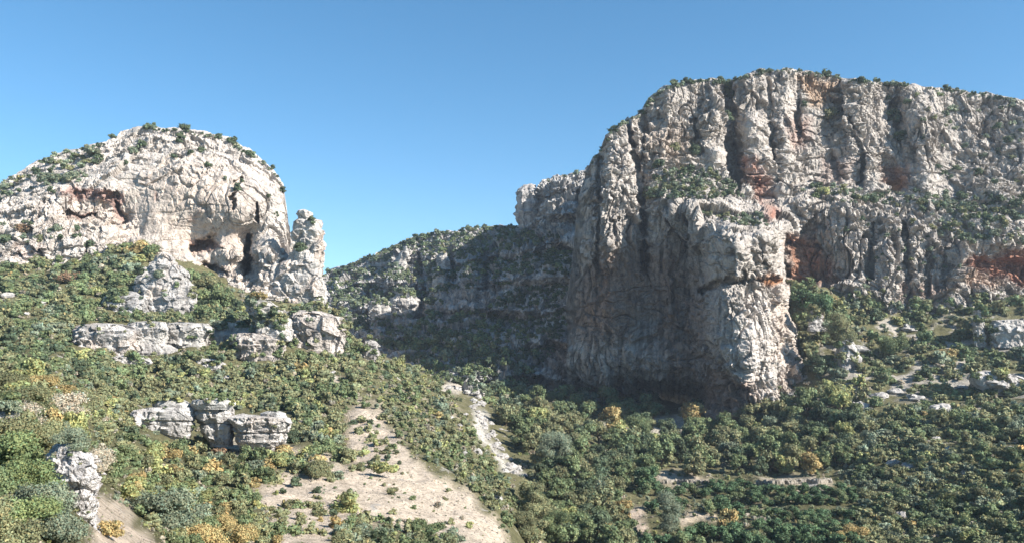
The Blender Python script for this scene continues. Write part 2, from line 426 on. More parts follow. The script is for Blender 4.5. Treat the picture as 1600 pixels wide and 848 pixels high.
SH = [([(1100, 452), (1125, 440), (1160, 436)], 7, -13), ([(1165, 436), (1222, 437)], 4, -7), ([(1178, 402), (1196, 418)], 9, -7), ([(1222, 380), (1230, 440)], 4, -8), ([(1235, 560), (1243, 566)], 5, -5), ([(960, 345), (962, 372)], 5, -4), ([(978, 190), (992, 240), (1002, 300), (1006, 420)], 6, -16), ([(1136, 130), (1142, 190), (1147, 290)], 11, -20), ([(1086, 190), (1084, 240)], 4, -7), ([(937, 250), (938, 330), (934, 420)], 4, -7),
      ([(1396, 160), (1400, 200)], 9, -10), ([(1347, 250), (1344, 290)], 6, -7), ([(1312, 135), (1316, 180)], 7, -5), ([(1228, 370), (1230, 440)], 4, -9), ([(1048, 340), (1052, 470)], 3, -4), ([(1075, 335), (1078, 400)], 3, -5),
      ([(1247, 160), (1246, 210)], 4, -6), ([(1205, 200), (1213, 270)], 4, -6), ([(1330, 190), (1345, 235)], 5, -5), ([(1365, 350), (1362, 440)], 4, -5), ([(1412, 350), (1418, 440)], 6, -7), ([(1452, 390), (1450, 455)], 6, -6)]
qx, qy = warp(mx, my, 6, 0.06)
for pts, w, a in SH:
    dd, _ = line_d(pts, qx, qy); md -= 0.75 * a * np.exp(-(dd / w) ** 4)
for pts, w, a in [([(1175, 115), (1172, 200), (1182, 285)], 16, 5), ([(1200, 112), (1205, 190), (1215, 280)], 8, -4), ([(1232, 110), (1226, 180), (1238, 280)], 13, 5),
                  ([(1247, 125), (1250, 180), (1245, 230)], 6, -3), ([(1348, 130), (1335, 190), (1350, 250)], 20, 5), ([(1385, 135), (1390, 190), (1420, 250)], 14, -7),
                  ([(1300, 250), (1312, 292)], 10, -5), ([(1345, 250), (1340, 292)], 12, -5), ([(1385, 250), (1400, 294)], 13, -6), ([(1430, 160), (1440, 280)], 22, 4),
                  ([(1094, 150), (1090, 200), (1095, 240)], 5, -3.5), ([(1004, 190), (1008, 300), (1010, 420)], 7, -6), ([(1045, 150), (1040, 240)], 8, 3),
                  ([(937, 250), (934, 330), (936, 450)], 6, -3), ([(955, 225), (950, 320), (954, 520)], 8, 3), ([(1048, 330), (1045, 420), (1050, 560)], 10, 2.5),
                  ([(1075, 340), (1072, 420), (1078, 480)], 8, -3), ([(1415, 340), (1420, 460)], 9, -4), ([(1390, 340), (1385, 460)], 9, 3), ([(1360, 350), (1355, 440)], 7, -3),
                  ([(1470, 350), (1475, 450)], 12, -4), ([(1170, 470), (1185, 560), (1190, 640)], 5, -2), ([(1540, 200), (1580, 280)], 12, -3), ([(1480, 170), (1520, 260)], 12, -3)]:
    dd, _ = line_d(pts, qx, qy); md -= a * np.exp(-(dd / w) ** 2)
MV = P(mx, my, md); MN = grid_normals(MV)
MN = np.stack([blur(MN[..., k], 6) for k in range(3)], -1)
calm = 1 - 0.35 * soft([(900, 380), (1010, 400), (1100, 440), (1104, 640), (860, 620), (885, 420)], mx, my, 30)
edge = np.clip((my - my[0]) / 8, 0.25, 1)
rel = rock_relief(MV, MN, 1.9, 1.7, 0.82, 0.40, 0.8)
MV = MV + push_dir(MN, MV) * (rel * calm * edge * steep(md))[..., None]
ramp_ = RS
# colours of the stone: grey weathered, ochre and red where fresh rock broke away; some shade and light painted in
wx, wy = warp(mx, my)
c = np.ones(MV.shape) * np.array([.425, .392, .355])
c = mixc(c, 0.8 * soft([(1010, 200), (1100, 190), (1100, 240), (1060, 250), (1020, 240)], wx, wy, 12), (0.381, 0.320, 0.265))
c = mixc(c, 0.85 * soft([(900, 440), (960, 400), (1010, 380), (1060, 380), (1100, 460), (1104, 600), (1060, 590), (1000, 470), (900, 520)], wx, wy, 25), (0.258, 0.184, 0.139))  # brown main wall, its colour also darkened to deepen the shade on it
c = mixc(c, 0.7 * soft([(905, 420), (940, 400), (990, 420), (1000, 520), (940, 540), (900, 500)], wx, wy, 18), (0.272, 0.197, 0.150))  # same wall: brown stone with shade painted in
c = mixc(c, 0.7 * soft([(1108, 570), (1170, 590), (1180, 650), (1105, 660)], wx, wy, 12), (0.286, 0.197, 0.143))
c = mixc(c, 0.7 * soft([(1205, 470), (1225, 450), (1260, 580), (1262, 620), (1215, 620)], wx, wy, 12), (0.408, 0.347, 0.292))
c = mixc(c, soft([(1180, 431), (1222, 429), (1223, 441), (1185, 442)], mx, wy, 3), (0.340, 0.177, 0.095))
STN = 0.62 + 0.5 * fbm(np.stack([mx * .06, my * .03, 0 * mx], -1), 4)
c = mixc(c, 0.95 * STN * soft([(1153, 248), (1186, 252), (1200, 290), (1216, 345), (1200, 350), (1172, 300), (1158, 280)], wx, wy, 5), (.29, .135, .095))
c = mixc(c, 0.95 * soft([(1230, 366), (1258, 368), (1292, 395), (1304, 440), (1290, 450), (1235, 448)], wx, wy, 8), (.30, .165, .11))
c = mixc(c, 0.9 * soft([(1246, 120), (1310, 122), (1306, 165), (1262, 172), (1250, 150)], wx, wy, 8), (0.408, 0.299, 0.211))
c = mixc(c, 0.7 * soft([(1380, 255), (1418, 262), (1418, 295), (1376, 292)], wx, wy, 7), (0.299, 0.150, 0.095))
c = mixc(c, 0.9 * soft([(1390, 282), (1408, 284), (1404, 298), (1392, 296)], mx, my, 4), (0.422, 0.218, 0.102))
c = mixc(c, 0.5 * soft([(1232, 180), (1262, 190), (1258, 240), (1236, 235)], wx, wy, 7), (0.286, 0.150, 0.109))
c = mixc(c, 0.55 * soft([(1280, 245), (1330, 250), (1330, 290), (1285, 288)], wx, wy, 8), (0.313, 0.231, 0.197))
c = mixc(c, 0.95 * soft([(1504, 414), (1525, 400), (1555, 391), (1600, 390), (1660, 398), (1660, 458), (1592, 455), (1560, 438), (1530, 426)], wx, wy, 5), (.29, .145, .10))
c = mixc(c, 0.9 * soft([(1495, 425), (1530, 422), (1570, 450), (1510, 455)], wx, wy, 6), (0.422, 0.320, 0.252))
c = mixc(c, 0.5 * soft([(1400, 440), (1490, 445), (1480, 468), (1400, 465)], wx, wy, 6), (0.286, 0.177, 0.129))
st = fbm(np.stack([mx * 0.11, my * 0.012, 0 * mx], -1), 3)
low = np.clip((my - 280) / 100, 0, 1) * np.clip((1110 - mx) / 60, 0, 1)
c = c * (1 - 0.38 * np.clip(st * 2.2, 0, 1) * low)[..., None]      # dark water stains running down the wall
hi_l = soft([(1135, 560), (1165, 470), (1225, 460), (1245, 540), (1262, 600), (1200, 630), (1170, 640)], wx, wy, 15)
c = c * (1 + 0.28 * hi_l)[..., None]  # sunlight painted in: lit front of the lower block made brighter
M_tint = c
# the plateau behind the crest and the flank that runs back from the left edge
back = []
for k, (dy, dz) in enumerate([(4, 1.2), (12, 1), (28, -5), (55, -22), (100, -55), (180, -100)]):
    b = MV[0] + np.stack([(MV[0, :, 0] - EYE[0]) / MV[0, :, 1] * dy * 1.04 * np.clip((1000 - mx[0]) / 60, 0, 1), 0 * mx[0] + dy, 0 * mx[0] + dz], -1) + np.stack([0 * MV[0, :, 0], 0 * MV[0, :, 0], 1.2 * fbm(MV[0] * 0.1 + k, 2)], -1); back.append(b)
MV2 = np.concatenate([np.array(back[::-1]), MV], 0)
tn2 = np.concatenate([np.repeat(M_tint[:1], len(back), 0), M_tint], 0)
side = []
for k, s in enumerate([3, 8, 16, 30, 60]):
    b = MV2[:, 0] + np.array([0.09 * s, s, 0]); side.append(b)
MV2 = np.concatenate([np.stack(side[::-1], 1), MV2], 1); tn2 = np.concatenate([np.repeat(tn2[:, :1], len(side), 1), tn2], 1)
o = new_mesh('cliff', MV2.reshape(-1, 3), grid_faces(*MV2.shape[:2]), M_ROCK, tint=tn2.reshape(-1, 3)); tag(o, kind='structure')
splat(MV, MN, 1)

# ================================================================== the left-hand dome
H_top = [(-160, 330), (-40, 305), (0, 288), (30, 268), (60, 252), (110, 233), (150, 228), (190, 206), (225, 198), (290, 203), (350, 216), (385, 236), (410, 251), (430, 270),
         (443, 290), (449, 330), (454, 372), (468, 400), (500, 440)]
H_bot = [(-160, 470), (90, 470), (200, 460), (300, 480), (400, 500), (530, 540)]
hx, hy = sheet(-160, 498, 1.0, H_top, H_bot, 300, 3.0)
H_ctrl = [(-160, 340, 300), (-40, 310, 290), (0, 295, 285), (60, 256, 290), (110, 236, 290), (190, 210, 292), (225, 200, 290), (290, 205, 288), (350, 218, 286), (400, 245, 284), (430, 275, 280), (443, 295, 278),
          (100, 285, 268), (60, 300, 266), (0, 330, 264), (200, 260, 266), (280, 260, 262), (350, 270, 260), (400, 290, 260), (430, 310, 262), (448, 340, 266), (455, 380, 268),
          (40, 320, 258), (0, 345, 256), (100, 300, 257), (160, 300, 257), (120, 312, 262), (160, 318, 263), (185, 325, 262), (200, 345, 262), (150, 345, 258), (100, 340, 254), (40, 345, 254),
          (0, 370, 252), (60, 365, 250), (120, 370, 249), (180, 378, 250), (60, 400, 246), (120, 400, 246), (0, 405, 246), (170, 400, 247),
          (230, 340, 256), (280, 330, 257), (330, 330, 254), (250, 380, 253), (300, 380, 260), (325, 380, 260), (345, 385, 254), (320, 405, 252), (330, 418, 258), (355, 400, 250), (290, 400, 252),
          (378, 345, 252), (385, 380, 266), (388, 420, 268), (396, 360, 262), (402, 330, 254), (400, 390, 246), (410, 430, 244), (430, 380, 248), (440, 420, 246), (425, 400, 243), (372, 400, 249), (375, 430, 247),
          (300, 430, 246), (360, 450, 243), (420, 460, 240), (470, 440, 252), (480, 480, 244), (520, 480, 246), (526, 540, 240), (400, 500, 236), (200, 440, 240), (-160, 470, 240), (90, 470, 236)]
hd = rbf(H_ctrl, hx, hy)
for pts, w, a in [([(390, 368), (384, 425)], 4.5, -14), ([(404, 318), (402, 345)], 3, -6), ([(178, 318), (196, 345)], 5, -3.5), ([(120, 303), (185, 306)], 5, -3.5), ([(105, 334), (150, 338)], 3, -4), ([(302, 392), (330, 378)], 9, -8), ([(320, 415), (350, 425)], 5, -6),
                  ([(372, 280), (362, 325)], 3, -4), ([(138, 396), (146, 405)], 5, -6), ([(455, 340), (462, 400)], 4, -8), ([(60, 392), (70, 404)], 4, -4)]:
    dd, _ = line_d(pts, *warp(hx, hy, 7, 0.07)); hd -= a * np.exp(-(dd / w) ** 3)
HV = P(hx, hy, hd); HN = grid_normals(HV); HN = np.stack([blur(HN[..., k], 6) for k in range(3)], -1)
calm = 1 - 0.55 * soft([(190, 270), (400, 255), (430, 380), (300, 420), (200, 360)], hx, hy, 30)
edge = np.clip((hy - hy[0]) / 8, 0.25, 1)
HV = HV + push_dir(HN, HV) * (rock_relief(HV, HN, 1.0, 1.1, 0.5, 0.32, 0.6) * calm * edge * steep(hd))[..., None]
wx, wy = warp(hx, hy)
c = np.ones(HV.shape) * np.array([.54, .50, .455])
c = mixc(c, 0.75 * soft([(190, 300), (240, 265), (340, 262), (400, 300), (385, 400), (420, 460), (340, 430), (240, 390), (130, 350), (60, 340)], wx, wy, 25), (0.547, 0.468, 0.398))
c = mixc(c, 0.9 * soft([(92, 297), (145, 295), (190, 300), (192, 312), (178, 322), (198, 348), (190, 352), (165, 325), (140, 312), (100, 305)], wx, wy, 3.5), (.36, .235, .20))
c = mixc(c, 0.8 * soft([(105, 330), (150, 335), (150, 342), (105, 340)], wx, wy, 3), (0.282, 0.166, 0.132))
c = mixc(c, 0.7 * soft([(243, 298), (254, 300), (256, 315), (246, 314)], wx, wy, 3), (0.381, 0.249, 0.199))
c = mixc(c, 0.7 * soft([(292, 335), (315, 330), (312, 343), (292, 345)], wx, wy, 4), (0.398, 0.282, 0.224))
c = mixc(c, 0.8 * soft([(298, 378), (330, 374), (345, 385), (330, 394), (298, 398)], wx, wy, 3.5), (0.332, 0.207, 0.158))
c = mixc(c, 0.5 * soft([(300, 415), (350, 410), (350, 430), (320, 432)], wx, wy, 5), (0.373, 0.273, 0.224))
c = mixc(c, 0.4 * soft([(20, 380), (70, 385), (70, 405), (20, 405)], wx, wy, 6), (0.497, 0.365, 0.315))
st = fbm(np.stack([hx * 0.10, hy * 0.014, 0 * hx], -1), 3)
c = c * (1 - 0.16 * np.clip(st * 2.2, 0, 1))[..., None]
back = [HV[0] + np.stack([(HV[0, :, 0] - EYE[0]) / HV[0, :, 1] * dy * 1.05 * np.clip((hx[0] - 360) / 60, 0, 1), 0 * hx[0] + dy, 0 * hx[0] + dz], -1) + np.stack([0 * HV[0, :, 0], 0 * HV[0, :, 0], 0.8 * fbm(HV[0] * 0.1 + dy, 2)], -1) for dy, dz in [(110, -70), (60, -22), (28, -5), (12, 1), (4, 1)]]
HV2 = np.concatenate([np.array(back), HV], 0); t2 = np.concatenate([np.repeat(c[:1], 5, 0), c], 0)
side = [HV2[:, -1] + np.array([-0.3 * s, s, -s * 0.1]) for s in (4, 12, 30, 60)]
HV2 = np.concatenate([HV2, np.stack(side, 1)], 1); t2 = np.concatenate([t2, np.repeat(t2[:, -1:], 4, 1)], 1)
o = new_mesh('hill', HV2.reshape(-1, 3), grid_faces(*HV2.shape[:2]), M_ROCK, tint=t2.reshape(-1, 3)); tag(o, kind='structure')
splat(HV, HN, 2)

# ================================================================== the gorge side behind
L_top = [(440, 452), (500, 432), (520, 421), (560, 408), (600, 390), (640, 373), (680, 363), (740, 356), (790, 354), (812, 352), (822, 345), (834, 300), (850, 281), (880, 272), (915, 267), (990, 262)]
L_bot = [(440, 600), (560, 600), (700, 640), (990, 650)]
lx, ly = sheet(440, 990, 1.1, L_top, L_bot, 310, 2.5)
L_ctrl = [(440, 460, 590), (510, 428, 580), (600, 395, 545), (660, 370, 540), (740, 360, 520), (800, 356, 480), (830, 350, 440), (835, 305, 436), (850, 285, 432), (915, 270, 425), (990, 265, 420),
          (520, 470, 500), (560, 440, 510), (560, 470, 480), (600, 430, 500), (590, 500, 432), (620, 460, 462), (640, 490, 440), (650, 400, 505), (680, 440, 470), (700, 400, 485), (680, 480, 440), (740, 380, 480), (730, 420, 450),
          (790, 380, 450), (780, 420, 430), (830, 370, 420), (860, 360, 405), (900, 360, 395), (850, 320, 415), (900, 310, 405), (700, 470, 430), (720, 455, 424), (700, 505, 412), (780, 455, 408), (780, 505, 398), (850, 450, 385), (850, 500, 375),
          (830, 420, 405), (880, 430, 376), (700, 530, 385), (780, 530, 366), (860, 520, 350), (860, 560, 342), (900, 560, 338), (920, 610, 336), (840, 600, 336), (780, 580, 340), (740, 560, 352), (700, 570, 345), (640, 540, 385), (600, 540, 400),
          (560, 530, 420), (440, 600, 430), (720, 630, 318), (780, 640, 310), (880, 640, 312), (990, 640, 330), (990, 400, 390), (990, 500, 370), (540, 500, 450), (560, 600, 380)]
ld = rbf(L_ctrl, lx, ly)
for pts, w, a in [([(757, 395), (760, 450)], 5, -12), ([(607, 462), (612, 515)], 5, -14), ([(655, 400), (668, 470)], 4, -12), ([(577, 460), (574, 515)], 5, -12), ([(705, 400), (712, 440)], 5, -9)]:
    dd, _ = line_d(pts, lx, ly); ld -= a * np.exp(-(dd / w) ** 4)
for pts, w, a in [([(640, 375), (625, 420), (600, 450)], 9, 9), ([(685, 385), (690, 410)], 8, 6), ([(735, 395), (735, 450)], 10, 8), ([(580, 480), (590, 515)], 8, 9), ([(625, 440), (620, 480)], 14, 8), ([(680, 425), (682, 460)], 10, 8),
                  ([(757, 400), (760, 440)], 7, -6), ([(655, 410), (650, 470)], 6, -8), ([(600, 465), (606, 510)], 5, -9), ([(860, 380), (855, 430)], 8, 7), ([(838, 300), (836, 345)], 4, -5), ([(870, 290), (872, 340)], 8, 4), ([(900, 300), (905, 350)], 6, -5),
                  ([(745, 560), (750, 620)], 14, 8), ([(720, 580), (715, 610)], 8, -6)]:
    dd, _ = line_d(pts, lx, ly); ld -= a * np.exp(-(dd / w) ** 2)
# ledges and walls: the bedding makes the slope climb in steps
zz = P(lx, ly, ld)[..., 2] + 5 * fbm(P(lx, ly, ld) * 0.02, 3)
t = zz / 15.0; saw = t - np.floor(t)
ld = ld + 15 * (np.minimum(saw * 1.25, (1 - saw) * 5) - 0.5) * np.clip((ly - ly[0]) / 30, 0, 1)
LV = P(lx, ly, ld); LN = grid_normals(LV); LN = np.stack([blur(LN[..., k], 5) for k in range(3)], -1)
edge = np.clip((ly - ly[0]) / 8, 0.2, 1)
LV = LV + push_dir(LN, LV) * (rock_relief(LV, LN, 2.4, 2.0, 1.1, 0.6, 0.8) * edge * (0.3 + 0.7 * steep(ld * .5)))[..., None]
c = np.ones(LV.shape) * np.array([.43, .42, .405])
wx, wy = warp(lx, ly)
c = mixc(c, 0.6 * soft([(860, 520), (920, 540), (920, 610), (860, 600)], wx, wy, 15), (.42, .33, .27))
st = fbm(np.stack([lx * 0.12, ly * 0.014, 0 * lx], -1), 3); c = c * (1 - 0.3 * np.clip(st * 2, 0, 1))[..., None]
back = [LV[0] + np.array([0, dy, dz]) for dy, dz in [(160, -60), (70, -10), (25, 1), (8, 1)]]
LV2 = np.concatenate([np.array(back), LV], 0); t2 = np.concatenate([np.repeat(c[:1], 4, 0), c], 0)
o = new_mesh('mountain', LV2.reshape(-1, 3), grid_faces(*LV2.shape[:2]), M_ROCK, tint=t2.reshape(-1, 3)); tag(o, kind='structure')
splat(LV, LN, 3)

# ================================================================== the slopes and the valley floor
G_top = [(-240, 400), (90, 395), (190, 372), (240, 385), (300, 405), (360, 432), (430, 455), (505, 476), (532, 482), (548, 522), (600, 550), (680, 588), (730, 606), (830, 596), (900, 606), (1000, 618),
         (1100, 634), (1150, 620), (1175, 560), (1230, 440), (1290, 448), (1330, 462), (1400, 474), (1500, 470), (1600, 458), (1860, 440)]
G_bot = [(-240, 1150), (1860, 1150)]
gx, gy = sheet(-240, 1860, 2.5, G_top, G_bot, 400)
G_ctrl = [(-240, 400, 262), (0, 400, 250), (90, 395, 252), (190, 375, 256), (240, 385, 254), (240, 410, 246), (300, 405, 252), (360, 435, 248), (430, 458, 244), (505, 478, 246), (535, 485, 252),
          (0, 430, 232), (100, 430, 232), (200, 420, 238), (300, 440, 240), (200, 480, 218), (330, 480, 226), (430, 490, 230), (0, 480, 200), (100, 480, 208), (300, 510, 212), (420, 520, 216), (520, 545, 214),
          (0, 540, 165), (100, 540, 172), (200, 540, 186), (300, 560, 172), (420, 560, 186), (545, 548, 222), (560, 580, 190), (590, 560, 225),
          (-100, 560, 130), (0, 575, 120), (0, 600, 52), (-100, 600, 50), (60, 600, 70), (60, 620, 46), (110, 620, 90), (150, 620, 125), (150, 660, 100), (120, 680, 42), (150, 700, 62), (170, 740, 48), (200, 760, 44),
          (0, 660, 32), (60, 700, 26), (110, 760, 22.5), (150, 790, 24), (0, 760, 17), (60, 848, 13.5), (150, 848, 18), (200, 820, 25), (250, 848, 25), (-240, 700, 20), (-240, 848, 10), (-240, 1150, 6), (100, 1000, 8), (100, 1150, 6), (400, 1150, 10), (800, 1150, 18), (1200, 1150, 30), (1860, 1150, 30),
          (240, 640, 145), (335, 640, 150), (300, 700, 118), (400, 700, 122), (455, 700, 122), (250, 740, 72), (330, 760, 84), (250, 800, 52), (330, 840, 46), (400, 800, 66), (400, 848, 50), (470, 848, 58), (300, 900, 34), (500, 900, 46),
          (450, 650, 146), (500, 620, 162), (540, 660, 146), (600, 620, 168), (590, 690, 128), (500, 740, 98), (560, 760, 94), (600, 740, 105), (560, 848, 62), (640, 800, 86), (640, 848, 72), (700, 800, 92), (740, 800, 96), (760, 848, 82), (690, 740, 112), (640, 700, 126),
          (650, 640, 168), (700, 700, 140), (740, 750, 118), (690, 640, 182), (780, 790, 108), (800, 848, 92), (680, 592, 300), (700, 620, 250), (740, 650, 225), (740, 610, 300), (770, 700, 196), (790, 740, 172), (815, 790, 140), (830, 848, 118),
          (830, 600, 335), (830, 640, 262), (900, 612, 350), (900, 640, 292), (1000, 622, 352), (1000, 648, 288), (1100, 636, 325), (1100, 660, 272), (1190, 640, 268), (1190, 670, 250),
          (840, 700, 208), (900, 740, 172), (870, 760, 160), (900, 800, 150), (900, 848, 130), (1000, 700, 226), (1000, 748, 186), (1000, 800, 156), (1000, 848, 134), (1100, 700, 222), (1100, 748, 186), (1100, 800, 155), (1100, 848, 134),
          (1200, 700, 218), (1200, 760, 178), (1200, 848, 130), (1236, 600, 272), (1200, 600, 290), (1200, 500, 310), (1150, 600, 310), (1242, 500, 296), (1235, 440, 308), (1290, 450, 308), (1330, 464, 305), (1400, 476, 303), (1500, 472, 299), (1600, 460, 298), (1860, 440, 290),
          (1260, 540, 284), (1300, 500, 292), (1300, 600, 258), (1300, 660, 228), (1300, 760, 172), (1300, 848, 128), (1400, 520, 288), (1400, 600, 252), (1400, 640, 228), (1400, 700, 190), (1400, 780, 152), (1400, 848, 124),
          (1500, 520, 284), (1500, 580, 258), (1500, 640, 220), (1500, 720, 172), (1500, 848, 116), (1600, 520, 278), (1600, 580, 250), (1600, 640, 210), (1600, 720, 158), (1600, 848, 108), (1860, 600, 220), (1860, 848, 96)]
G_log = [(a, b, math.log(v)) for a, b, v in G_ctrl]
gd = np.exp(rbf(G_log, gx, gy))
GV = P(gx, gy, gd)
near = np.clip(gd / 120, 0.06, 1)
GV[..., 2] += near * (1.3 * fbm(GV * 0.045, 4) + 0.35 * fbm(GV * 0.3 + 5, 3))
GN = grid_normals(GV)
wx, wy = warp(gx, gy, 14, 0.02)
c = np.ones(GV.shape) * np.array([.125, .120, .066])
sandy = [(540, 640), (570, 625), (600, 650), (620, 690), (640, 715), (690, 735), (740, 770), (800, 848), (760, 870), (700, 848), (640, 815), (560, 810), (520, 830), (520, 870), (440, 870), (420, 800), (400, 760), (440, 745), (520, 735), (550, 720), (540, 690)]
SAND = [(sandy, (0.481, 0.408, 0.330), 8), ([(140, 765), (175, 775), (215, 810), (265, 870), (140, 870)], (0.515, 0.429, 0.343), 6), ([(738, 645), (758, 648), (766, 684), (812, 734), (822, 752), (796, 742), (768, 706), (746, 670)], (0.446, 0.429, 0.395), 6),
        ([(690, 600), (740, 600), (745, 620), (690, 615)], (0.481, 0.446, 0.403), 5), ([(500, 575), (515, 580), (545, 610), (525, 615)], (0.463, 0.412, 0.352), 4), ([(420, 690), (520, 700), (520, 720), (440, 715)], (0.429, 0.369, 0.291), 6),
        ([(330, 690), (385, 690), (430, 710), (350, 712)], (0.395, 0.352, 0.283), 6), ([(1000, 655), (1070, 650), (1110, 660), (1060, 690), (1040, 680), (930, 665)], (0.429, 0.395, 0.334), 7), ([(1020, 742), (1110, 744), (1120, 756), (1030, 756)], (0.412, 0.352, 0.283), 5),
        ([(1068, 812), (1108, 800), (1110, 812), (1072, 828)], (0.463, 0.386, 0.300), 5), ([(985, 790), (1010, 795), (1010, 830), (985, 825)], (0.429, 0.352, 0.283), 5), ([(1180, 748), (1240, 744), (1300, 750), (1290, 760), (1200, 762)], (.40, .35, .28), 5), ([(1150, 793), (1215, 796), (1210, 804), (1150, 803)], (.38, .33, .27), 5), ([(1210, 600), (1300, 625), (1300, 650), (1250, 640)], (0.386, 0.352, 0.291), 6)]
for poly, col, w in SAND:
    c = mixc(c, 0.95 * soft(poly, wx, wy, w), col)
rs = soft([(1260, 500), (1400, 490), (1620, 520), (1620, 640), (1500, 640), (1400, 620), (1300, 600)], gx, gy, 20) * np.clip(fbm(GV * 0.09, 4) * 3, 0, 1)
c = mixc(c, 0.9 * np.clip(rs * 1.6, 0, 1), (.37, .34, .30))
ls = soft([(560, 560), (720, 620), (740, 700), (620, 680), (480, 620), (480, 560)], gx, gy, 20) * np.clip(fbm(GV * 0.14 + 9, 4) * 2.4, 0, 1)
c = mixc(c, 0.6 * ls, (.31, .27, .21))
o = new_mesh('ground', GV.reshape(-1, 3), grid_faces(*GV.shape[:2]), M_GROUND, tint=c.reshape(-1, 3), smooth=True); tag(o, kind='structure')
splat(GV, GN, 4, cell=3)

def zlook(px, py):
    ix = min(max(int(px - ZX0), 0), ZW - 1); iy = min(max(int(py - ZY0), 0), ZH - 1)
    return ZB[iy, ix]

# ================================================================== free-standing rocks
def rock_solid(name, rows, d, thick, mat, amp=1.0, col=(.52, .50, .47), seed=0, res=1.2, sq=2.6, stain=0.12, cuts=(), sink=3, parent=None, origin=None, warm=None):
    """a stone body; rows = (y, left x, right x) of its outline in the photograph, d its distance, thick its half thickness in metres"""
    rows = sorted(rows); y0, y1 = rows[0][0], rows[-1][0] + sink
    nr = max(14, int((y1 - y0) / res)); ys = np.linspace(y0, y1, nr)
    xl = np.interp(ys, [r[0] for r in rows], [r[1] for r in rows]); xr = np.interp(ys, [r[0] for r in rows], [r[2] for r in rows])
    wmax = (xr - xl).max(); na = max(28, int(wmax * 2.6 / res)); th = np.linspace(0, 2 * math.pi, na, endpoint=False)
    cc, ss = np.cos(th), np.sin(th)
    ex = 2.0 / sq
    cxn = np.sign(cc) * np.abs(cc) ** ex; syn = np.sign(ss) * np.abs(ss) ** ex
    xm, hw = (xl + xr) / 2, (xr - xl) / 2
    tf = np.clip((hw / (wmax / 2)), 0.25, 1) ** 0.7
    px = xm[:, None] + hw[:, None] * cxn
    dd = d + thick * tf[:, None] * syn
    V = P(np.broadcast_to(px, dd.shape), np.broadcast_to(ys[:, None], dd.shape), dd)
    # keep true size: rays are re-scaled so that far and near sides have the same width
    C = P(xm, ys, np.full(nr, float(d)))
    N = V - C[:, None, :]; N[..., 2] *= 0.4; N /= np.linalg.norm(N, axis=-1)[..., None] + 1e-9
    m = d / F
    s = seed * 7.7
    fr = 1.0 / (m * 26)
    q = V * fr + s
    b1, b2, val = cells(q * np.array([1, 1, .8]))
    r = 1.6 * (val - 0.5) + 2.0 * (np.clip(b2 - b1, 0, 0.2) / 0.2 - 0.7) + 3.4 * facets(V / (m * 30) + s) + 1.8 * facets(V / (m * 11) * np.array([1, 1, .7]) + s)
    r = r + 1.1 * ridged(V * (1 / (m * 12)) * np.array([1, 1, .45]) + s, 3, 0.6) + 1.0 * fbm(V / (m * 5) + s, 3, 0.7)
    bt = V[..., 2] / (m * 17) + 0.4 * fbm(q, 2); saw = bt - np.floor(bt)
    r = r + 2.6 * (np.minimum(saw * 1.3, (1 - saw) * 6) - 0.4)
    for (cy, w_, dp) in cuts:
        r = r - dp * np.exp(-((ys[:, None] + 1.5 * fbm(q, 2) - cy) / w_) ** 2)
    V = V + N * (r * m * amp)[..., None]
    topc = V[0].mean(0) + np.array([0, 0, 0.4 * m]); botc = V[-1].mean(0)
    i = np.arange(nr * na).reshape(nr, na)
    f4 = np.stack([i[:-1], i[1:], np.roll(i[1:], -1, 1), np.roll(i[:-1], -1, 1)], -1).reshape(-1, 4)
    nt_, nb_ = nr * na, nr * na + 1
    # caps of quads: rings shrinking to the centre
    rings, extra = [], []
    base = nr * na
    prev = i[0]; VV = [V.reshape(-1, 3)]
    for k, fct in enumerate((0.85, 0.6, 0.3, 0.02)):
        ring = topc + (V[0] - topc) * fct; ring[:, 2] += 1.5 * m * amp * (fbm(ring * fr * 2 + s, 3)) * (1 - fct) + (1 - fct) * 1.5 * m
        VV.append(ring); idx = base + np.arange(na); base += na
        extra.append(np.stack([idx, prev, np.roll(prev, -1), np.roll(idx, -1)], -1)); prev = idx
    V_all = np.concatenate(VV); f_all = np.concatenate([f4] + extra)
    tint = np.ones((len(V_all), 3)) * np.array(col) * 0.88
    dk = np.clip(fbm(V_all * fr * 1.3 + s, 3) * 1.5, 0, 1); tint *= (1 - stain * 2 * dk)[:, None]
    if warm:
        wm = np.clip(fbm(V_all * fr * 0.7 + 3 + s, 2) * 2, 0, 1); tint = mixc(tint, wm * 0.8, np.array(warm) * .88)
    off = V_all.mean(0) if origin is None else origin
    o = new_mesh(name, V_all - off, f_all[:, ::-1], mat, tint=tint)
    o.location = off
    NN = V_all - off; NN = NN / (np.linalg.norm(NN, axis=1)[:, None] + 1e-9)
    splat(V_all, NN, 5, cell=2 if d < 200 else 1)
    return o

def at_ground(px, py, back=0.0):
    return zlook(px, py) + back

# spire and pillars
o = rock_solid('rock_spire', [(329, 469, 479), (334, 465, 484), (341, 468, 486), (344, 464, 498), (352, 462, 501), (380, 462, 503), (400, 455, 502), (420, 440, 500), (450, 426, 506), (475, 424, 508), (495, 430, 508)], 246, 7, M_ROCK, 1.0, (.56, .535, .50), 3, 0.9, warm=(.62, .53, .46))
tag(o, 'tall white rock spire leaning on the right foot of the dome-shaped cliff', 'rock spire')
o = rock_solid('rock_pillar', [(289, 820, 836), (296, 812, 838), (310, 808, 838), (330, 808, 840), (352, 812, 842)], 428, 7, M_ROCK, 1.0, (.50, .48, .46), 5, 0.9)
tag(o, 'stubby grey rock pillar at the left end of the high ridge against the sky', 'rock pillar')
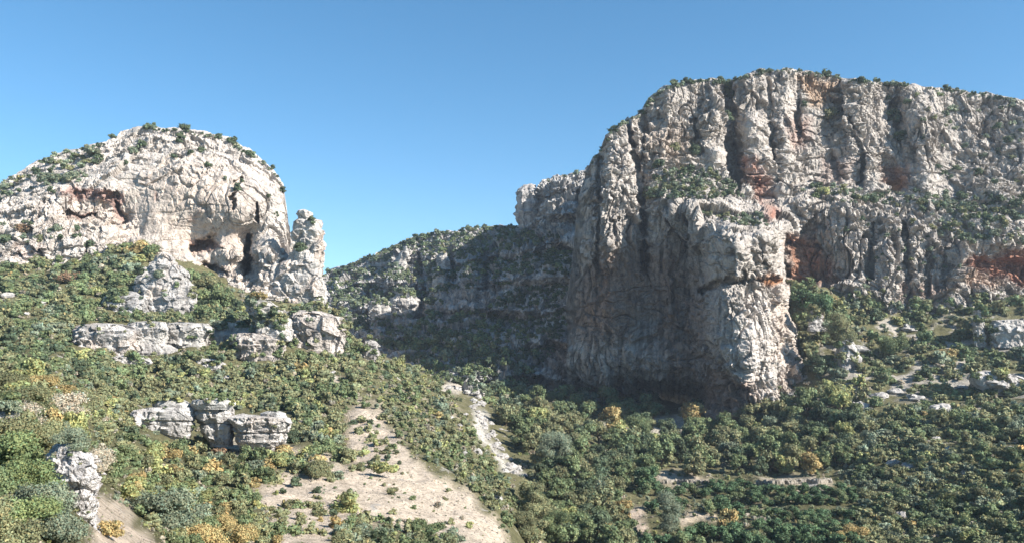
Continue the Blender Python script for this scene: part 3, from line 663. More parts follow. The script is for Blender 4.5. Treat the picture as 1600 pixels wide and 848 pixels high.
# outcrops on the left slope
OUT = [
 ('rock_outcrop', [(511, 316, 348), (520, 312, 356), (532, 316, 352)], 5, 'short white link of the ledge, just right of its middle block', (.57, .55, .51), 0),
 ('rock_outcrop', [(500, 398, 440), (508, 390, 452), (520, 396, 452)], 5, 'cream rock step left of the broad cream block', (.58, .54, .49), 0),
 ('rock_outcrop', [(538, 222, 262), (544, 215, 275), (551, 222, 270)], 4, 'thin white lip of rock under the two dark hollows', (.57, .55, .52), 0),
 ('rock_outcrop', [(416, 276, 284), (424, 270, 292), (440, 266, 298), (458, 268, 306), (474, 262, 308), (484, 262, 300)], 6, 'craggy right shoulder leaning against the pyramid-shaped outcrop', (.50, .485, .465), 0),
 ('rock_outcrop', [(456, 190, 212), (463, 165, 225), (474, 158, 232), (486, 178, 236)], 6, 'low ragged ledge at the left foot of the pyramid-shaped outcrop', (.50, .49, .47), 0),
 ('rock_outcrop', [(397, 252, 257), (402, 246, 266), (410, 238, 272), (424, 233, 280), (438, 222, 282), (450, 214, 286), (470, 206, 286), (484, 214, 286)], 7, 'ragged pale pyramid-shaped rock outcrop on the slope under the dome', (.50, .485, .465), 0.35),
 ('rock_outcrop', [(506, 128, 190), (516, 116, 215), (535, 120, 210), (545, 125, 160)], 6, 'left end block of the long white ledge crossing the left slope', (.56, .54, .51), 0),
 ('rock_outcrop', [(503, 205, 258), (512, 195, 262), (530, 200, 258), (545, 225, 250)], 6, 'white ledge block with two small dark hollows on the left slope', (.55, .53, .50), 0),
 ('rock_outcrop', [(505, 255, 320), (512, 252, 332), (528, 256, 325), (540, 270, 295)], 6, 'middle block of the long white ledge below the pyramid-shaped outcrop', (.56, .54, .50), 0),
 ('rock_outcrop', [(501, 340, 378), (510, 336, 392), (520, 345, 372)], 5, 'low white rock step between bushes right of the middle ledge', (.58, .56, .52), 0),
 ('rock_outcrop', [(520, 370, 410), (530, 358, 440), (545, 370, 438), (562, 385, 420)], 6, 'cream rock slab with a rust-red hollow on the left slope', (.56, .51, .46), 0),
 ('rock_outcrop', [(486, 455, 500), (496, 446, 528), (515, 446, 536), (535, 452, 540), (546, 470, 538)], 9, 'broad cream block at the right end of the ledge under the spire', (.58, .53, .48), 0),
 ('rock_outcrop', [(470, 385, 420), (482, 388, 440), (500, 400, 450), (520, 425, 455)], 6, 'sloping white rock rib running down to the cream block', (.58, .56, .52), 0),
 ('rock_outcrop', [(532, 572, 582), (545, 568, 592), (560, 575, 598)], 4, 'small pointed pale rock on the rim of the ravine', (.50, .48, .45), 0),
 ('rock_outcrop', [(560, 300, 335), (568, 302, 348), (573, 310, 345)], 3, 'thin white rock step poking out of bushes under the ledge, right one', (.60, .58, .55), 0),
 ('rock_outcrop', [(557, 175, 225), (564, 178, 238), (569, 190, 230)], 3, 'thin white rock step poking out of bushes under the ledge, left one', (.60, .58, .55), 0),
 ('rock_outcrop', [(630, -40, 8), (645, -50, 22), (675, -50, 20), (690, -40, 12)], 1.2, 'grey rock cut by the left edge above the near bushes', (.50, .48, .46), 0),
]
for k, (nm, rows, th, lab, col, sk) in enumerate(OUT):
    xm = sum(r[1] + r[2] for r in rows) / 2 / len(rows)
    d = at_ground(xm, rows[-1][0] + 2)
    th_ = th * min(1, d / 120); sk_ = 12 if d > 100 else 3
    rows = rows[:-1] + [(rows[-1][0], rows[-2][1] - 3, rows[-2][2] + 3)] if d > 100 else rows
    o = rock_solid(nm, rows, d + th_ * 0.85, th_, M_ROCK if d > 100 else M_ROCK_NEAR, 1.0, col, 20 + k, 1.0, 3.2, sink=sk_, warm=(.60, .52, .45) if k in (5, 6) else None)
    tag(o, lab, 'rock outcrop', 'rock outcrops breaking through the scrub')
# the three big pale boulders
db = at_ground(330, 702) - 1
g = 'three big flat-topped boulders in a row'
o = rock_solid('boulder', [(636, 230, 301), (642, 214, 303), (655, 211, 304), (672, 214, 300), (688, 220, 290)], db, 3.6, M_BOULD, 0.75, (.60, .585, .56), 41, 0.8, 4.5, 0.07, [(658, 1.3, 5)])
tag(o, 'cracked pale boulder, leftmost of the three flat-topped boulders in a row', 'boulder', g)
c_ = rock_solid('cap_slab', [(624, 246, 286), (627, 240, 293), (632, 238, 299), (637, 240, 300)], db + .2, 3.0, M_BOULD, 0.35, (.62, .61, .58), 42, 0.8, 3.0, 0.04, sink=1); c_.parent = o; c_.location = c_.location - o.location
o = rock_solid('boulder', [(637, 308, 362), (650, 307, 362), (658, 312, 362), (675, 316, 362), (694, 330, 362)], db, 3.4, M_BOULD, 0.75, (.60, .58, .55), 43, 0.8, 3.5, 0.07, [(662, 1.5, 5)])
tag(o, 'boulder under a smooth white mushroom cap, middle of the three in a row', 'boulder', g)
c_ = rock_solid('cap_slab', [(622, 315, 356), (625, 301, 366), (631, 298, 367), (638, 303, 362)], db - .5, 3.8, M_BOULD, 0.25, (.70, .69, .65), 44, 0.8, 3.0, 0.03, sink=1); c_.parent = o; c_.location = c_.location - o.location
o = rock_solid('boulder', [(647, 372, 385), (649, 366, 410), (652, 364, 449), (660, 366, 454), (675, 372, 448), (690, 372, 444), (700, 378, 430)], db - 1.5, 3.6, M_BOULD, 0.8, (.61, .585, .55), 45, 0.8, 4.0, 0.07, [(676, 1.6, 5)], warm=(.62, .55, .48))
tag(o, 'wide pale boulder beside the dark cleft, rightmost of the three in a row', 'boulder', g)
c_ = rock_solid('cap_slab', [(642, 418, 438), (645, 410, 446), (651, 410, 448)], db - 1.5, 2.2, M_BOULD, 0.4, (.64, .63, .6), 46, 0.8, 3.0, 0.04, sink=1); c_.parent = o; c_.location = c_.location - o.location
# near rock beside the track
o = rock_solid('rock', [(692, 92, 112), (697, 84, 130), (712, 78, 142), (728, 76, 152), (745, 80, 155), (768, 84, 148), (790, 92, 152), (815, 96, 150), (845, 98, 156)], 20.5, 0.6, M_ROCK_NEAR, 1.3, (.70, .68, .66), 51, 0.8, 2.4, 0.2)
tag(o, 'jagged grey weathered rock standing between near bushes at lower left', 'rock')
# far pinnacles in the gorge
PIN = [([(585, 730, 742), (600, 724, 752), (620, 722, 760), (640, 724, 765)], 285, 8, 'overgrown rock knob standing in the mouth of the ravine', .0),
       ([(377, 636, 646), (395, 626, 642), (415, 618, 634)], 500, 6, 'narrow white rock fin high on the gorge side', 0),
       ([(395, 690, 697), (408, 684, 701), (418, 684, 702)], 478, 5, 'small white pinnacle near the crest of the gorge side', 0),
       ([(452, 620, 640), (475, 614, 655), (500, 612, 640)], 437, 7, 'white rock buttress on the lower gorge side, larger of two', 0),
       ([(470, 585, 600), (490, 583, 606), (514, 586, 600)], 425, 6, 'white rock buttress on the lower gorge side, narrower of two', 0),
       ([(425, 680, 692), (445, 678, 696), (462, 680, 692)], 455, 5, 'pale rock tooth in the middle of the gorge side', 0),
       ([(484, 1270, 1275), (492, 1267, 1279), (503, 1265, 1284), (514, 1263, 1288)], 280, 3, 'small pale standing rock right of the tall buttress', 0),
       ([(530, 1313, 1330), (550, 1308, 1340), (575, 1310, 1345)], 268, 5, 'pale split crag between bushes right of the buttress foot', 0),
       ([(484, 1525, 1534), (510, 1520, 1540), (540, 1524, 1542)], 274, 4, 'narrow pale pillar at the right end of the lower slope', 0),
       ([(500, 1552, 1640), (515, 1545, 1660), (540, 1548, 1660)], 277, 8, 'grey rock wall cut by the right edge of the photo', 0),
       ([(580, 1520, 1560), (590, 1512, 1600), (610, 1530, 1640), (628, 1560, 1640)], 238, 6, 'stepped grey ledge at right edge below the rock wall', 0),
       ([(726, 898, 908), (735, 894, 912), (752, 896, 912)], 166, 2.5, 'white upright stone among the dark valley trees', 0),
       ([(772, 768, 782), (785, 768, 786), (800, 770, 784)], 112, 1.2, 'squarish pale stone at the rim of the sandy slope', 0)]
for k, (rows, d, th, lab, _) in enumerate(PIN):
    xm = sum(r[1] + r[2] for r in rows) / 2 / len(rows)
    d = min(d, zlook(xm, (rows[0][0] + rows[-1][0]) / 2) - th * 0.2) if d > 200 else d
    o = rock_solid('crag', rows, d, th, M_ROCK, 0.9, (.52, .50, .47), 60 + k, 1.0)
    tag(o, lab, 'crag', 'separate crags of pale limestone')

# ---- small pale stones: one shape copied
def small_rock(seed):
    n = 10
    th = np.linspace(0, 2 * math.pi, 18, endpoint=False); ph = np.linspace(-0.5 * math.pi, 0.5 * math.pi, n)
    V = np.stack([np.outer(np.cos(ph), np.cos(th)), np.outer(np.cos(ph), np.sin(th)), np.outer(np.sin(ph), np.ones(18)) * 0.7], -1)
    b1, b2, val = cells(V * 1.3 + seed * 5.1)
    V = V * (0.8 + 0.55 * (val[..., None] - .3) + 0.25 * fbm(V * 2 + seed, 3)[..., None])
    i = np.arange(n * 18).reshape(n, 18)
    f = np.stack([i[:-1], np.roll(i[:-1], -1, 1), np.roll(i[1:], -1, 1), i[1:]], -1).reshape(-1, 4)
    return V.reshape(-1, 3), f
ROCKP = []
STONES = [(1398, 612, 26, 'round grey boulder on the bright rock shelf of the right slope'), (1375, 618, 30, 'pale rock slab left of the round grey boulder on the right slope'),
          (1340, 634, 30, 'long low pale rock on the slope below the buttress foot'), (1395, 722, 26, 'left stone of the pale pair on the lower right slope'), (1420, 728, 26, 'right stone of the pale pair on the lower right slope'),
          (1462, 686, 14, 'small round white stone above the pale pair'), (1480, 700, 16, 'small flat white stone right of the round white one'), (1508, 738, 14, 'lone white stone in scrub towards the right edge'),
          (1408, 804, 22, 'pale stone in scrub near the bottom right'), (1432, 622, 32, 'flat pale slab right of the round grey boulder'), (1470, 640, 40, 'long flat slab along the lower edge of the bright shelf'),
          (1580, 700, 14, 'small pink-white stone near the right edge'), (1560, 600, 30, 'flat grey slab below the stepped ledge'), (1500, 605, 24, 'grey slab left of the stepped ledge'),
          (745, 706, 20, 'white block lying on the rim above the ravine'), (725, 708, 12, 'small white block left of the rim block'), (706, 652, 10, 'upper of two small white stones over the ravine bed'), (718, 664, 9, 'lower of two small white stones over the ravine bed'),
          (700, 606, 14, 'left white stone at the head of the ravine bed'), (716, 608, 14, 'middle white stone at the head of the ravine bed'), (730, 612, 12, 'right white stone at the head of the ravine bed'),
          (788, 712, 16, 'grey-white stone in the upper ravine bed'), (797, 728, 20, 'largest grey-white stone in the ravine bed'), (806, 738, 14, 'lowest grey-white stone in the ravine bed'), (782, 700, 12, 'topmost small stone in the ravine bed'),
          (355, 590, 12, 'small white stone in green scrub above the boulders'), (15, 462, 26, 'flat white stone in scrub at upper left edge'), (42, 490, 10, 'small white stone under the flat one at upper left'),
          (75, 516, 14, 'white stone left of the long ledge'), (80, 560, 12, 'white stone below the left end of the long ledge'), (64, 475, 16, 'pale stone between bushes on the upper left slope'), (85, 604, 9, 'tiny white stone above the near dry bush'),
          (140, 642, 12, 'white stone left of the three boulders'), (520, 582, 12, 'pale stone on the bare streak of the middle slope'), (545, 610, 14, 'pale stone at the foot of the bare streak'), (1285, 470, 14, 'pale stone under the red hollow wall'),
          (925, 742, 10, 'small pale stone right of the white upright one'), (890, 690, 12, 'small pale stone in the trees under the cave'), (1010, 655, 24, 'white slab in front of the dark cave'), (1050, 662, 20, 'white slab left of the golden tree'),
          (960, 660, 18, 'leftmost white slab before the dark cave'), (1345, 545, 30, 'pale slab on the upper right slope'), (1420, 512, 26, 'flat white slab at the foot of the right wall'), (1240, 616, 20, 'pale stone at the foot of the lit buttress')]
for k in range(5):
    V, f = small_rock(k); ROCKP.append((V, f))
rock_me = []
for k, (V, f) in enumerate(ROCKP):
    o = new_mesh('stone', V, f, M_BOULD, tint=np.ones((len(V), 3)) * np.array((.42, .405, .38)))
    rock_me.append(o.data); bpy.data.objects.remove(o)
for k, (px, py, w, lab) in enumerate(STONES):
    d = at_ground(px, py)
    s = w * d / F / 2
    o = bpy.data.objects.new('stone', rock_me[k % 5]); scene.collection.objects.link(o)
    o.location = P(px, py, d); o.scale = (s, s * 0.9, s * (0.62 if w > 22 else 0.85)); o.rotation_euler = (RS.uniform(-.2, .2), RS.uniform(-.2, .2), RS.uniform(0, 6.28))
    tag(o, lab, 'stone', 'pale stones lying on the slopes')

for k in range(60):
    t = RS.rand(); px = np.interp(t, [0, .25, .5, .8, 1], [742, 750, 766, 800, 822]) + RS.normal() * 9; py = 618 + t * 135 + RS.normal() * 4; w = RS.uniform(5, 15)
    d = at_ground(px, py); s = w * d / F / 2
    o = bpy.data.objects.new('stone', rock_me[k % 5]); scene.collection.objects.link(o)
    o.location = P(px, py, d); o.scale = (s, s * 0.9, s * .8); o.rotation_euler = (RS.uniform(-.3, .3), RS.uniform(-.3, .3), RS.uniform(0, 6.28))
    tag(o, 'small pale rubble stone in the dry ravine bed among its many likes', 'stone', 'rubble in the ravine bed')

gv, gf, nb_ = [], [], 0
gx_, gy_ = RS.uniform(130, 1330, 60000), RS.uniform(560, 860, 60000)
inside = np.zeros(60000, bool)
for poly, _, _ in SAND: inside |= poly_sd(poly, gx_, gy_) > -4
for px, py in list(zip(gx_[inside], gy_[inside]))[:5200]:
    d = zlook(px, py)
    if d > 400: continue
    s_ = RS.uniform(.5, 1.0) * (1 + 1.6 * RS.rand() ** 6) * d / F
    V, f = ROCKP[int(RS.rand() * 5)]; i8 = np.arange(0, 180).reshape(10, 18)[::3, ::3]
    v = V.reshape(10, 18, 3)[::3, ::3].reshape(-1, 3); ii = np.arange(24).reshape(4, 6)
    ff = np.stack([ii[:-1], np.roll(ii[:-1], -1, 1), np.roll(ii[1:], -1, 1), ii[1:]], -1).reshape(-1, 4)
    gv.append(v * s_ + P(px, py, d)); gf.append(ff + nb_); nb_ += 24
gt = np.repeat(RS.uniform(.6, 1.25, len(gv)), 24)[:, None] * np.array([.40, .36, .31])
tag(new_mesh('gravel', np.concatenate(gv), np.concatenate(gf), M_BOULD, tint=gt), 'loose pale gravel strewn over the sandy slope and track', 'gravel', kind='stuff')

# ---- dry-stone terrace walls of the orchard
def terrace(x0, y0, x1, y1, hpx, lab):
    n = int(abs(x1 - x0) * 2); t = np.linspace(0, 1, n)
    px = x0 + (x1 - x0) * t; py = y0 + (y1 - y0) * t + 1.5 * fbm(np.stack([t * 6, 0 * t, 0 * t + y0], -1), 2)
    d = np.array([zlook(a, b) for a, b in zip(px, py)]); d = np.convolve(np.pad(d, 10, 'edge'), np.ones(21) / 21, 'valid')
    h = hpx * d / F
    A = P(px, py, d - 0.3); ring = []
    for (dy, dz) in [(-.2, -.6), (-.15, 0.5), (-.1, 1), (.5, 1.02), (.6, -.6)]:
        q = A.copy(); q[:, 1] += dy + 0.35 * fbm(A * 1.3 + dz, 3); q[:, 2] += dz * h if dz > 0 else dz
        q[:, 2] += (0.10 + .25 * (dz > .9)) * fbm(A * 0.9 + dy, 3); ring.append(q)
    V = np.array(ring)
    o = new_mesh('terrace_wall', V.reshape(-1, 3), grid_faces(5, n), M_BOULD, tint=np.ones((5 * n, 3)) * np.array((.34, .31, .26)))
    tag(o, lab, 'terrace wall', 'dry stone walls between the orchard terraces')
terrace(1036, 754, 1106, 756, 5, 'upper left dry-stone wall above the dark green orchard')
terrace(1182, 757, 1300, 753, 6, 'long dry-stone wall above the right half of the orchard')
terrace(1160, 802, 1215, 803, 4, 'lower dry-stone wall between the rows of orchard trees')

exec_split = None
# ================================================================== plants
GAIN = 1.7
COL = {'fresh green': (.110, .135, .058), 'dark green': (.054, .070, .040), 'green': (.088, .108, .052), 'olive green': (.120, .122, .064), 'yellow-green': (.165, .170, .072), 'golden': (.20, .155, .070),
       'rust-brown': (.145, .098, .062), 'grey-green': (.112, .130, .088), 'dry grey': (.21, .185, .14), 'deep green': (.052, .082, .040)}

def crown_mesh(seed, nleaf, leaf, shape='shrub', core=True):
    """unit crown: radius about 1, base at z=0; returns verts, quads, variation per vertex"""
    r = np.random.RandomState(seed)
    hgt = {'shrub': 1.35, 'tree': 1.9, 'low': 1.0, 'tall': 2.6, 'round': 1.7}[shape]
    nl = {'shrub': 9, 'tree': 15, 'low': 8, 'tall': 16, 'round': 9}[shape]
    C, R = [], []
    for k in range(nl):
        a = r.uniform(0, 6.28); rr = math.sqrt(r.uniform(0, 1)) * 0.62; zt = r.uniform(0.22, 0.80)
        taper = 1 - 0.55 * max(0, zt - 0.35) if shape != 'tall' else 1 - 0.7 * zt
        C.append((math.cos(a) * rr * taper, math.sin(a) * rr * taper, zt * hgt)); R.append(r.uniform(0.26, 0.46) * (0.85 if shape == 'tree' else 1))
    C = np.array(C); R = np.array(R)
    li = r.choice(nl, nleaf, p=R ** 2 / (R ** 2).sum())
    dr = r.normal(size=(nleaf, 3)); dr /= np.linalg.norm(dr, axis=1)[:, None]; dr[:, 2] = np.where(dr[:, 2] < -0.4, -dr[:, 2], dr[:, 2])
    rad = R[li] * (0.74 + 0.55 * r.rand(nleaf) ** 2)
    c = C[li] + dr * rad[:, None] * np.array([1, 1, .85]); c[:, 2] = np.maximum(c[:, 2], 0.03)
    nrm = dr + r.normal(scale=0.55, size=dr.shape); nrm /= np.linalg.norm(nrm, axis=1)[:, None]
    t = np.cross(nrm, r.normal(size=dr.shape)); t /= np.linalg.norm(t, axis=1)[:, None]; b = np.cross(nrm, t)
    s = leaf * r.uniform(0.6, 1.35, nleaf)[:, None]
    V = np.stack([c - t * s * 1.1, c - b * s * .7, c + t * s * 1.1, c + b * s * .7], 1).reshape(-1, 3)
    Fq = np.arange(nleaf * 4).reshape(-1, 4)
    lob = r.uniform(0.78, 1.22, nl)
    var = np.repeat(r.uniform(0.72, 1.3, nleaf) * lob[li], 4)
    if core:
        th = np.linspace(0, 2 * math.pi, 8, endpoint=False); ph = np.linspace(-1.57, 1.57, 5)
        S = np.stack([np.outer(np.cos(ph), np.cos(th)), np.outer(np.cos(ph), np.sin(th)), np.outer(np.sin(ph), np.ones(8))], -1).reshape(-1, 3)
        i = np.arange(40).reshape(5, 8); f = np.stack([i[:-1], np.roll(i[:-1], -1, 1), np.roll(i[1:], -1, 1), i[1:]], -1).reshape(-1, 4)
        for k in range(nl):
            v = S * R[k] * 0.72 * np.array([1, 1, .85]) + C[k]; v[:, 2] = np.maximum(v[:, 2], 0)
            Fq = np.concatenate([Fq, f + len(V)]); V = np.concatenate([V, v]); var = np.concatenate([var, np.full(40, 0.8 * lob[k])])
    return V, Fq, var

def tinted(var, col, seed):
    r = np.random.RandomState(seed); n = len(var) // 4
    hue = np.repeat(r.normal(scale=0.10, size=n + 1), 4)[:len(var)]
    c = np.array(col)[None] * GAIN * var[:, None] * np.stack([1 + hue, np.ones_like(hue), 1 - hue * .5], -1)
    return np.clip(c, 0.005, 1)

LOD = {'far': (200, .145), 'mid': (900, .08), 'near': (6500, .030)}
CM = {}
def crown_data(shape, lod, colour, var):
    key = (shape, lod, colour, var)
    if key not in CM:
        nl, lf = LOD[lod]
        if shape in ('tree', 'tall'): nl = int(nl * 1.7); lf *= 0.85
        V, Fq, va = crown_mesh(hash((shape, var)) % 1000 if False else {'shrub': 1, 'tree': 2, 'low': 3, 'tall': 4, 'round': 5}[shape] * 37 + var, nl, lf, shape)
        o = new_mesh('crown', V, Fq, M_LEAF, tint=tinted(va, COL[colour], var)); me = o.data; bpy.data.objects.remove(o)
        CM[key] = (me, V, Fq, va)
    return CM[key]

def trunk_mesh(seed):
    r = np.random.RandomState(seed); V, Fq = [], []
    def limb(p0, p1, r0, r1):
        p0, p1 = np.array(p0), np.array(p1); ax = p1 - p0; L = np.linalg.norm(ax); ax /= L
        u = np.cross(ax, [0.3, 1, 0.2]); u /= np.linalg.norm(u); w = np.cross(ax, u); nb = sum(len(a) for a in V)
        for t in range(4):
            f = t / 3; cc = p0 + ax * L * f + (u * math.sin(f * 3) + w * math.sin(f * 2)) * 0.04; rr = r0 + (r1 - r0) * f
            V.append(np.array([cc + rr * (u * math.cos(a) + w * math.sin(a)) for a in np.linspace(0, 6.283, 7)[:6]]))
        for t in range(3):
            for k in range(6): Fq.append((nb + t * 6 + k, nb + t * 6 + (k + 1) % 6, nb + (t + 1) * 6 + (k + 1) % 6, nb + (t + 1) * 6 + k))
    limb((0, 0, -.25), (0.05, 0, 0.55), .085, .06)
    for k in range(4):
        a = r.uniform(0, 6.28); limb((0.05, 0, 0.4 + 0.05 * k), (0.5 * math.cos(a), 0.5 * math.sin(a), r.uniform(.9, 1.3)), .045, .018)
    return np.concatenate(V), np.array(Fq)
TV, TF = trunk_mesh(3)
_o = new_mesh('trunk', TV, TF, M_BARK); TRUNK = _o.data; bpy.data.objects.remove(_o)

G_, D_, O_, Y_, A_, R_, GG, DG, DP = 'green', 'dark green', 'olive green', 'yellow-green', 'golden', 'rust-brown', 'grey-green', 'dry grey', 'deep green'
PAL = {'under': [(O_, .34), (GG, .24), (DG, .18), (G_, .18), (Y_, .05), (A_, .01)], 'slope': [(G_, .38), (D_, .17), (O_, .27), (GG, .10), (Y_, .04), (R_, .02)], 'bright': [(G_, .30), (O_, .36), (D_, .08), (Y_, .10), (GG, .15), (A_, .01)],
       'autumn': [(O_, .42), (A_, .06), (G_, .26), (Y_, .11), (R_, .015), (GG, .135)], 'gorge': [(D_, .45), (G_, .20), (GG, .20), (O_, .15)], 'valley': [(G_, .38), (D_, .16), (O_, .28), (Y_, .08), (A_, .03), (GG, .07)],
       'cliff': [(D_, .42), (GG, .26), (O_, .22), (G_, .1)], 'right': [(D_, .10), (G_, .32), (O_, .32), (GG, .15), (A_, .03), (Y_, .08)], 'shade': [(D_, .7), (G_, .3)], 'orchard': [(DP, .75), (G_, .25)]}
# (name used in labels, polygon, spacing px, size px, palette, share kept, tree?)
VEG = [
 ('on top of the white ledge sand', [(110, 490), (330, 484), (352, 497), (330, 505), (110, 509)], 10, (12, 20), 'slope', 1.0, 0), ('on top of the cream block sand', [(436, 470), (520, 474), (545, 488), (525, 492), (440, 492)], 10, (11, 18), 'slope', .9, 0),
 ('above the flat-topped boulders sand', [(205, 622), (290, 612), (375, 612), (460, 630), (458, 640), (385, 640), (300, 624), (215, 636)], 11, (14, 22), 'bright', 1.0, 0),
 ('around the white ledges', [(360, 470), (440, 480), (450, 492), (535, 488), (560, 560), (430, 572), (300, 530), (320, 500)], 12, (13, 22), 'slope', .9, 0),
 ('on the upper left slope', [(-60, 418), (60, 412), (90, 410), (150, 405), (190, 390), (225, 388), (238, 404), (222, 428), (205, 458), (190, 480), (225, 492), (290, 490), (300, 470), (300, 432), (330, 436), (372, 470), (395, 482), (430, 495), (430, 505), (340, 500), (200, 505), (115, 510), (112, 542), (160, 560), (330, 575), (150, 600), (-60, 606)], 13.5, (17, 29), 'slope', 1.0, 0),
 ('under the long white ledge', [(150, 552), (200, 545), (300, 545), (350, 525), (372, 560), (430, 570), (455, 552), (535, 552), (565, 575), (585, 605), (555, 640), (530, 640), (455, 655), (380, 648), (372, 632), (290, 632), (205, 645), (200, 690), (150, 690), (110, 610)], 13.5, (17, 28), 'bright', 1.0, 0),
 ('right of the flat-topped boulders', [(455, 640), (545, 640), (548, 690), (500, 700), (458, 690)], 15, (20, 32), 'bright', .95, 0),
 ('on the rim above the ravine', [(540, 505), (560, 540), (640, 575), (690, 596), (728, 640), (745, 690), (790, 750), (815, 800), (800, 830), (770, 800), (735, 768), (690, 730), (650, 712), (625, 690), (600, 640), (570, 590), (540, 560)], 10.5, (12, 22), 'bright', .95, 0),
 ('below the flat-topped boulders', [(150, 690), (210, 692), (300, 700), (380, 712), (455, 702), (540, 705), (540, 728), (470, 738), (430, 752), (405, 770), (410, 800), (425, 825), (440, 860), (270, 862), (220, 810), (160, 765)], 19, (26, 42), 'autumn', .95, 0),
 ('on the bottom edge of the sandy slope', [(500, 820), (560, 808), (640, 815), (720, 850), (720, 870), (500, 870)], 17, (24, 38), 'bright', .9, 0),
 ('on the sandy slope', [(560, 745), (640, 725), (700, 760), (770, 840), (640, 815), (560, 810)], 30, (7, 18), 'autumn', .45, 0),
 ('on the left part of the sand', [(405, 760), (440, 745), (540, 745), (560, 800), (520, 830), (440, 850), (415, 800)], 21, (12, 32), 'bright', .62, 0),
 ('in the narrow upper sand patch', [(540, 635), (600, 640), (635, 700), (620, 740), (545, 740)], 15, (12, 26), 'bright', .55, 0),
 ('in the mouth of the ravine', [(600, 545), (640, 520), (700, 525), (780, 540), (840, 590), (830, 640), (780, 640), (700, 598)], 11, (14, 24), 'gorge', .95, 0),
 ('along the foot of the dark cave', [(790, 618), (900, 618), (1000, 632), (1100, 645), (1110, 665), (1000, 668), (900, 650), (790, 640)], 20, (24, 38), 'valley', .8, 1),
 ('in the valley wood', [(775, 640), (900, 655), (1000, 675), (1120, 680), (1190, 655), (1260, 640), (1340, 655), (1340, 740), (1180, 742), (1110, 738), (1020, 740), (1000, 800), (960, 862), (820, 862), (815, 800), (840, 760), (800, 700)], 21, (32, 50), 'valley', 1.0, 1),
 ('at the bottom of the orchard', [(960, 790), (1010, 800), (1000, 862), (930, 862)], 20, (32, 46), 'valley', 1.0, 1),
 ('on the lower right slope', [(1330, 650), (1500, 650), (1712, 640), (1712, 905), (1330, 905), (1330, 740)], 15.5, (22, 36), 'right', 1.0, 0),
 ('on the middle right slope', [(1255, 600), (1300, 590), (1400, 600), (1520, 610), (1712, 600), (1712, 650), (1330, 655), (1250, 640)], 15, (18, 30), 'right', .85, 0),
 ('under the right wall', [(1236, 445), (1290, 455), (1340, 470), (1420, 480), (1500, 470), (1712, 458), (1712, 500), (1560, 505), (1550, 545), (1712, 545), (1712, 600), (1400, 595), (1280, 590), (1258, 560)], 14.5, (17, 30), 'right', .80, 0),
 ('on the far gorge side', [(515, 428), (560, 410), (640, 376), (740, 360), (810, 356), (850, 370), (830, 440), (700, 455), (690, 500), (600, 545), (545, 510), (510, 450)], 6.6, (8, 14), 'gorge', 1.0, 0),
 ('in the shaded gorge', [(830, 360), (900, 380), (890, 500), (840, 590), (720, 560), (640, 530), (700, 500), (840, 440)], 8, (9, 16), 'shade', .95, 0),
 ('on the grassy bench of the massif', [(1005, 300), (1030, 275), (1060, 262), (1110, 268), (1150, 290), (1165, 305), (1110, 312), (1040, 312), (1010, 315)], 8.5, (9, 17), 'cliff', .95, 0),
 ('on the lower bench of the massif', [(1095, 328), (1150, 332), (1200, 340), (1210, 355), (1150, 352), (1100, 338)], 8.5, (8, 15), 'cliff', .9, 0),
 ('on the long ledge of the right wall', [(1240, 290), (1300, 296), (1400, 300), (1480, 305), (1712, 300), (1712, 345), (1480, 345), (1400, 322), (1280, 315)], 12, (11, 20), 'cliff', .8, 0),
 ('on the broken rock right', [(1450, 345), (1712, 345), (1712, 392), (1540, 388), (1460, 370)], 13, (12, 22), 'cliff', .7, 0),
 ('on the upper right wall', [(1400, 140), (1500, 148), (1712, 165), (1712, 295), (1480, 295), (1430, 220)], 20, (9, 18), 'cliff', .55, 0),
 ('on the lower tier of the right wall', [(1300, 330), (1450, 340), (1500, 400), (1500, 460), (1340, 450)], 24, (8, 16), 'cliff', .5, 0),
 ('on the shoulder of the dome', [(-60, 312), (0, 296), (60, 262), (120, 242), (170, 236), (130, 285), (90, 292), (40, 300), (0, 325), (-60, 350)], 12, (10, 19), 'cliff', .8, 0),
 ('on the terrace under the shoulder', [(-60, 345), (30, 350), (60, 345), (130, 372), (60, 380), (-60, 385)], 15, (10, 22), 'cliff', .6, 0),
 ('in the near scrub at left', [(-40, 600), (60, 598), (110, 620), (140, 690), (80, 700), (-40, 640)], 20, (34, 60), 'autumn', 1.0, 0),
]
BARE = [[(x0, y0) for x0, y0 in sandy], SAND[1][0], SAND[2][0], SAND[7][0], SAND[8][0], SAND[9][0], SAND[11][0], SAND[12][0],
        [(215, 640), (300, 626), (370, 624), (380, 645), (452, 648), (448, 694), (364, 698), (320, 690), (300, 682), (216, 680)], [(205, 455), (245, 404), (275, 404), (298, 440), (298, 474), (215, 474)],
        [(118, 508), (330, 505), (325, 524), (260, 530), (120, 536)], [(450, 492), (532, 494), (536, 538), (455, 534)], [(360, 522), (438, 530), (432, 552), (384, 554)], [(980, 770), (1340, 760), (1340, 870), (990, 870)]]
cand = []        # (px, py, size px, colour, zone, tree)
def pick(pal, r):
    a = 0
    for k, w in PAL[pal]:
        a += w
        if r < a: return k
    return PAL[pal][0][0]
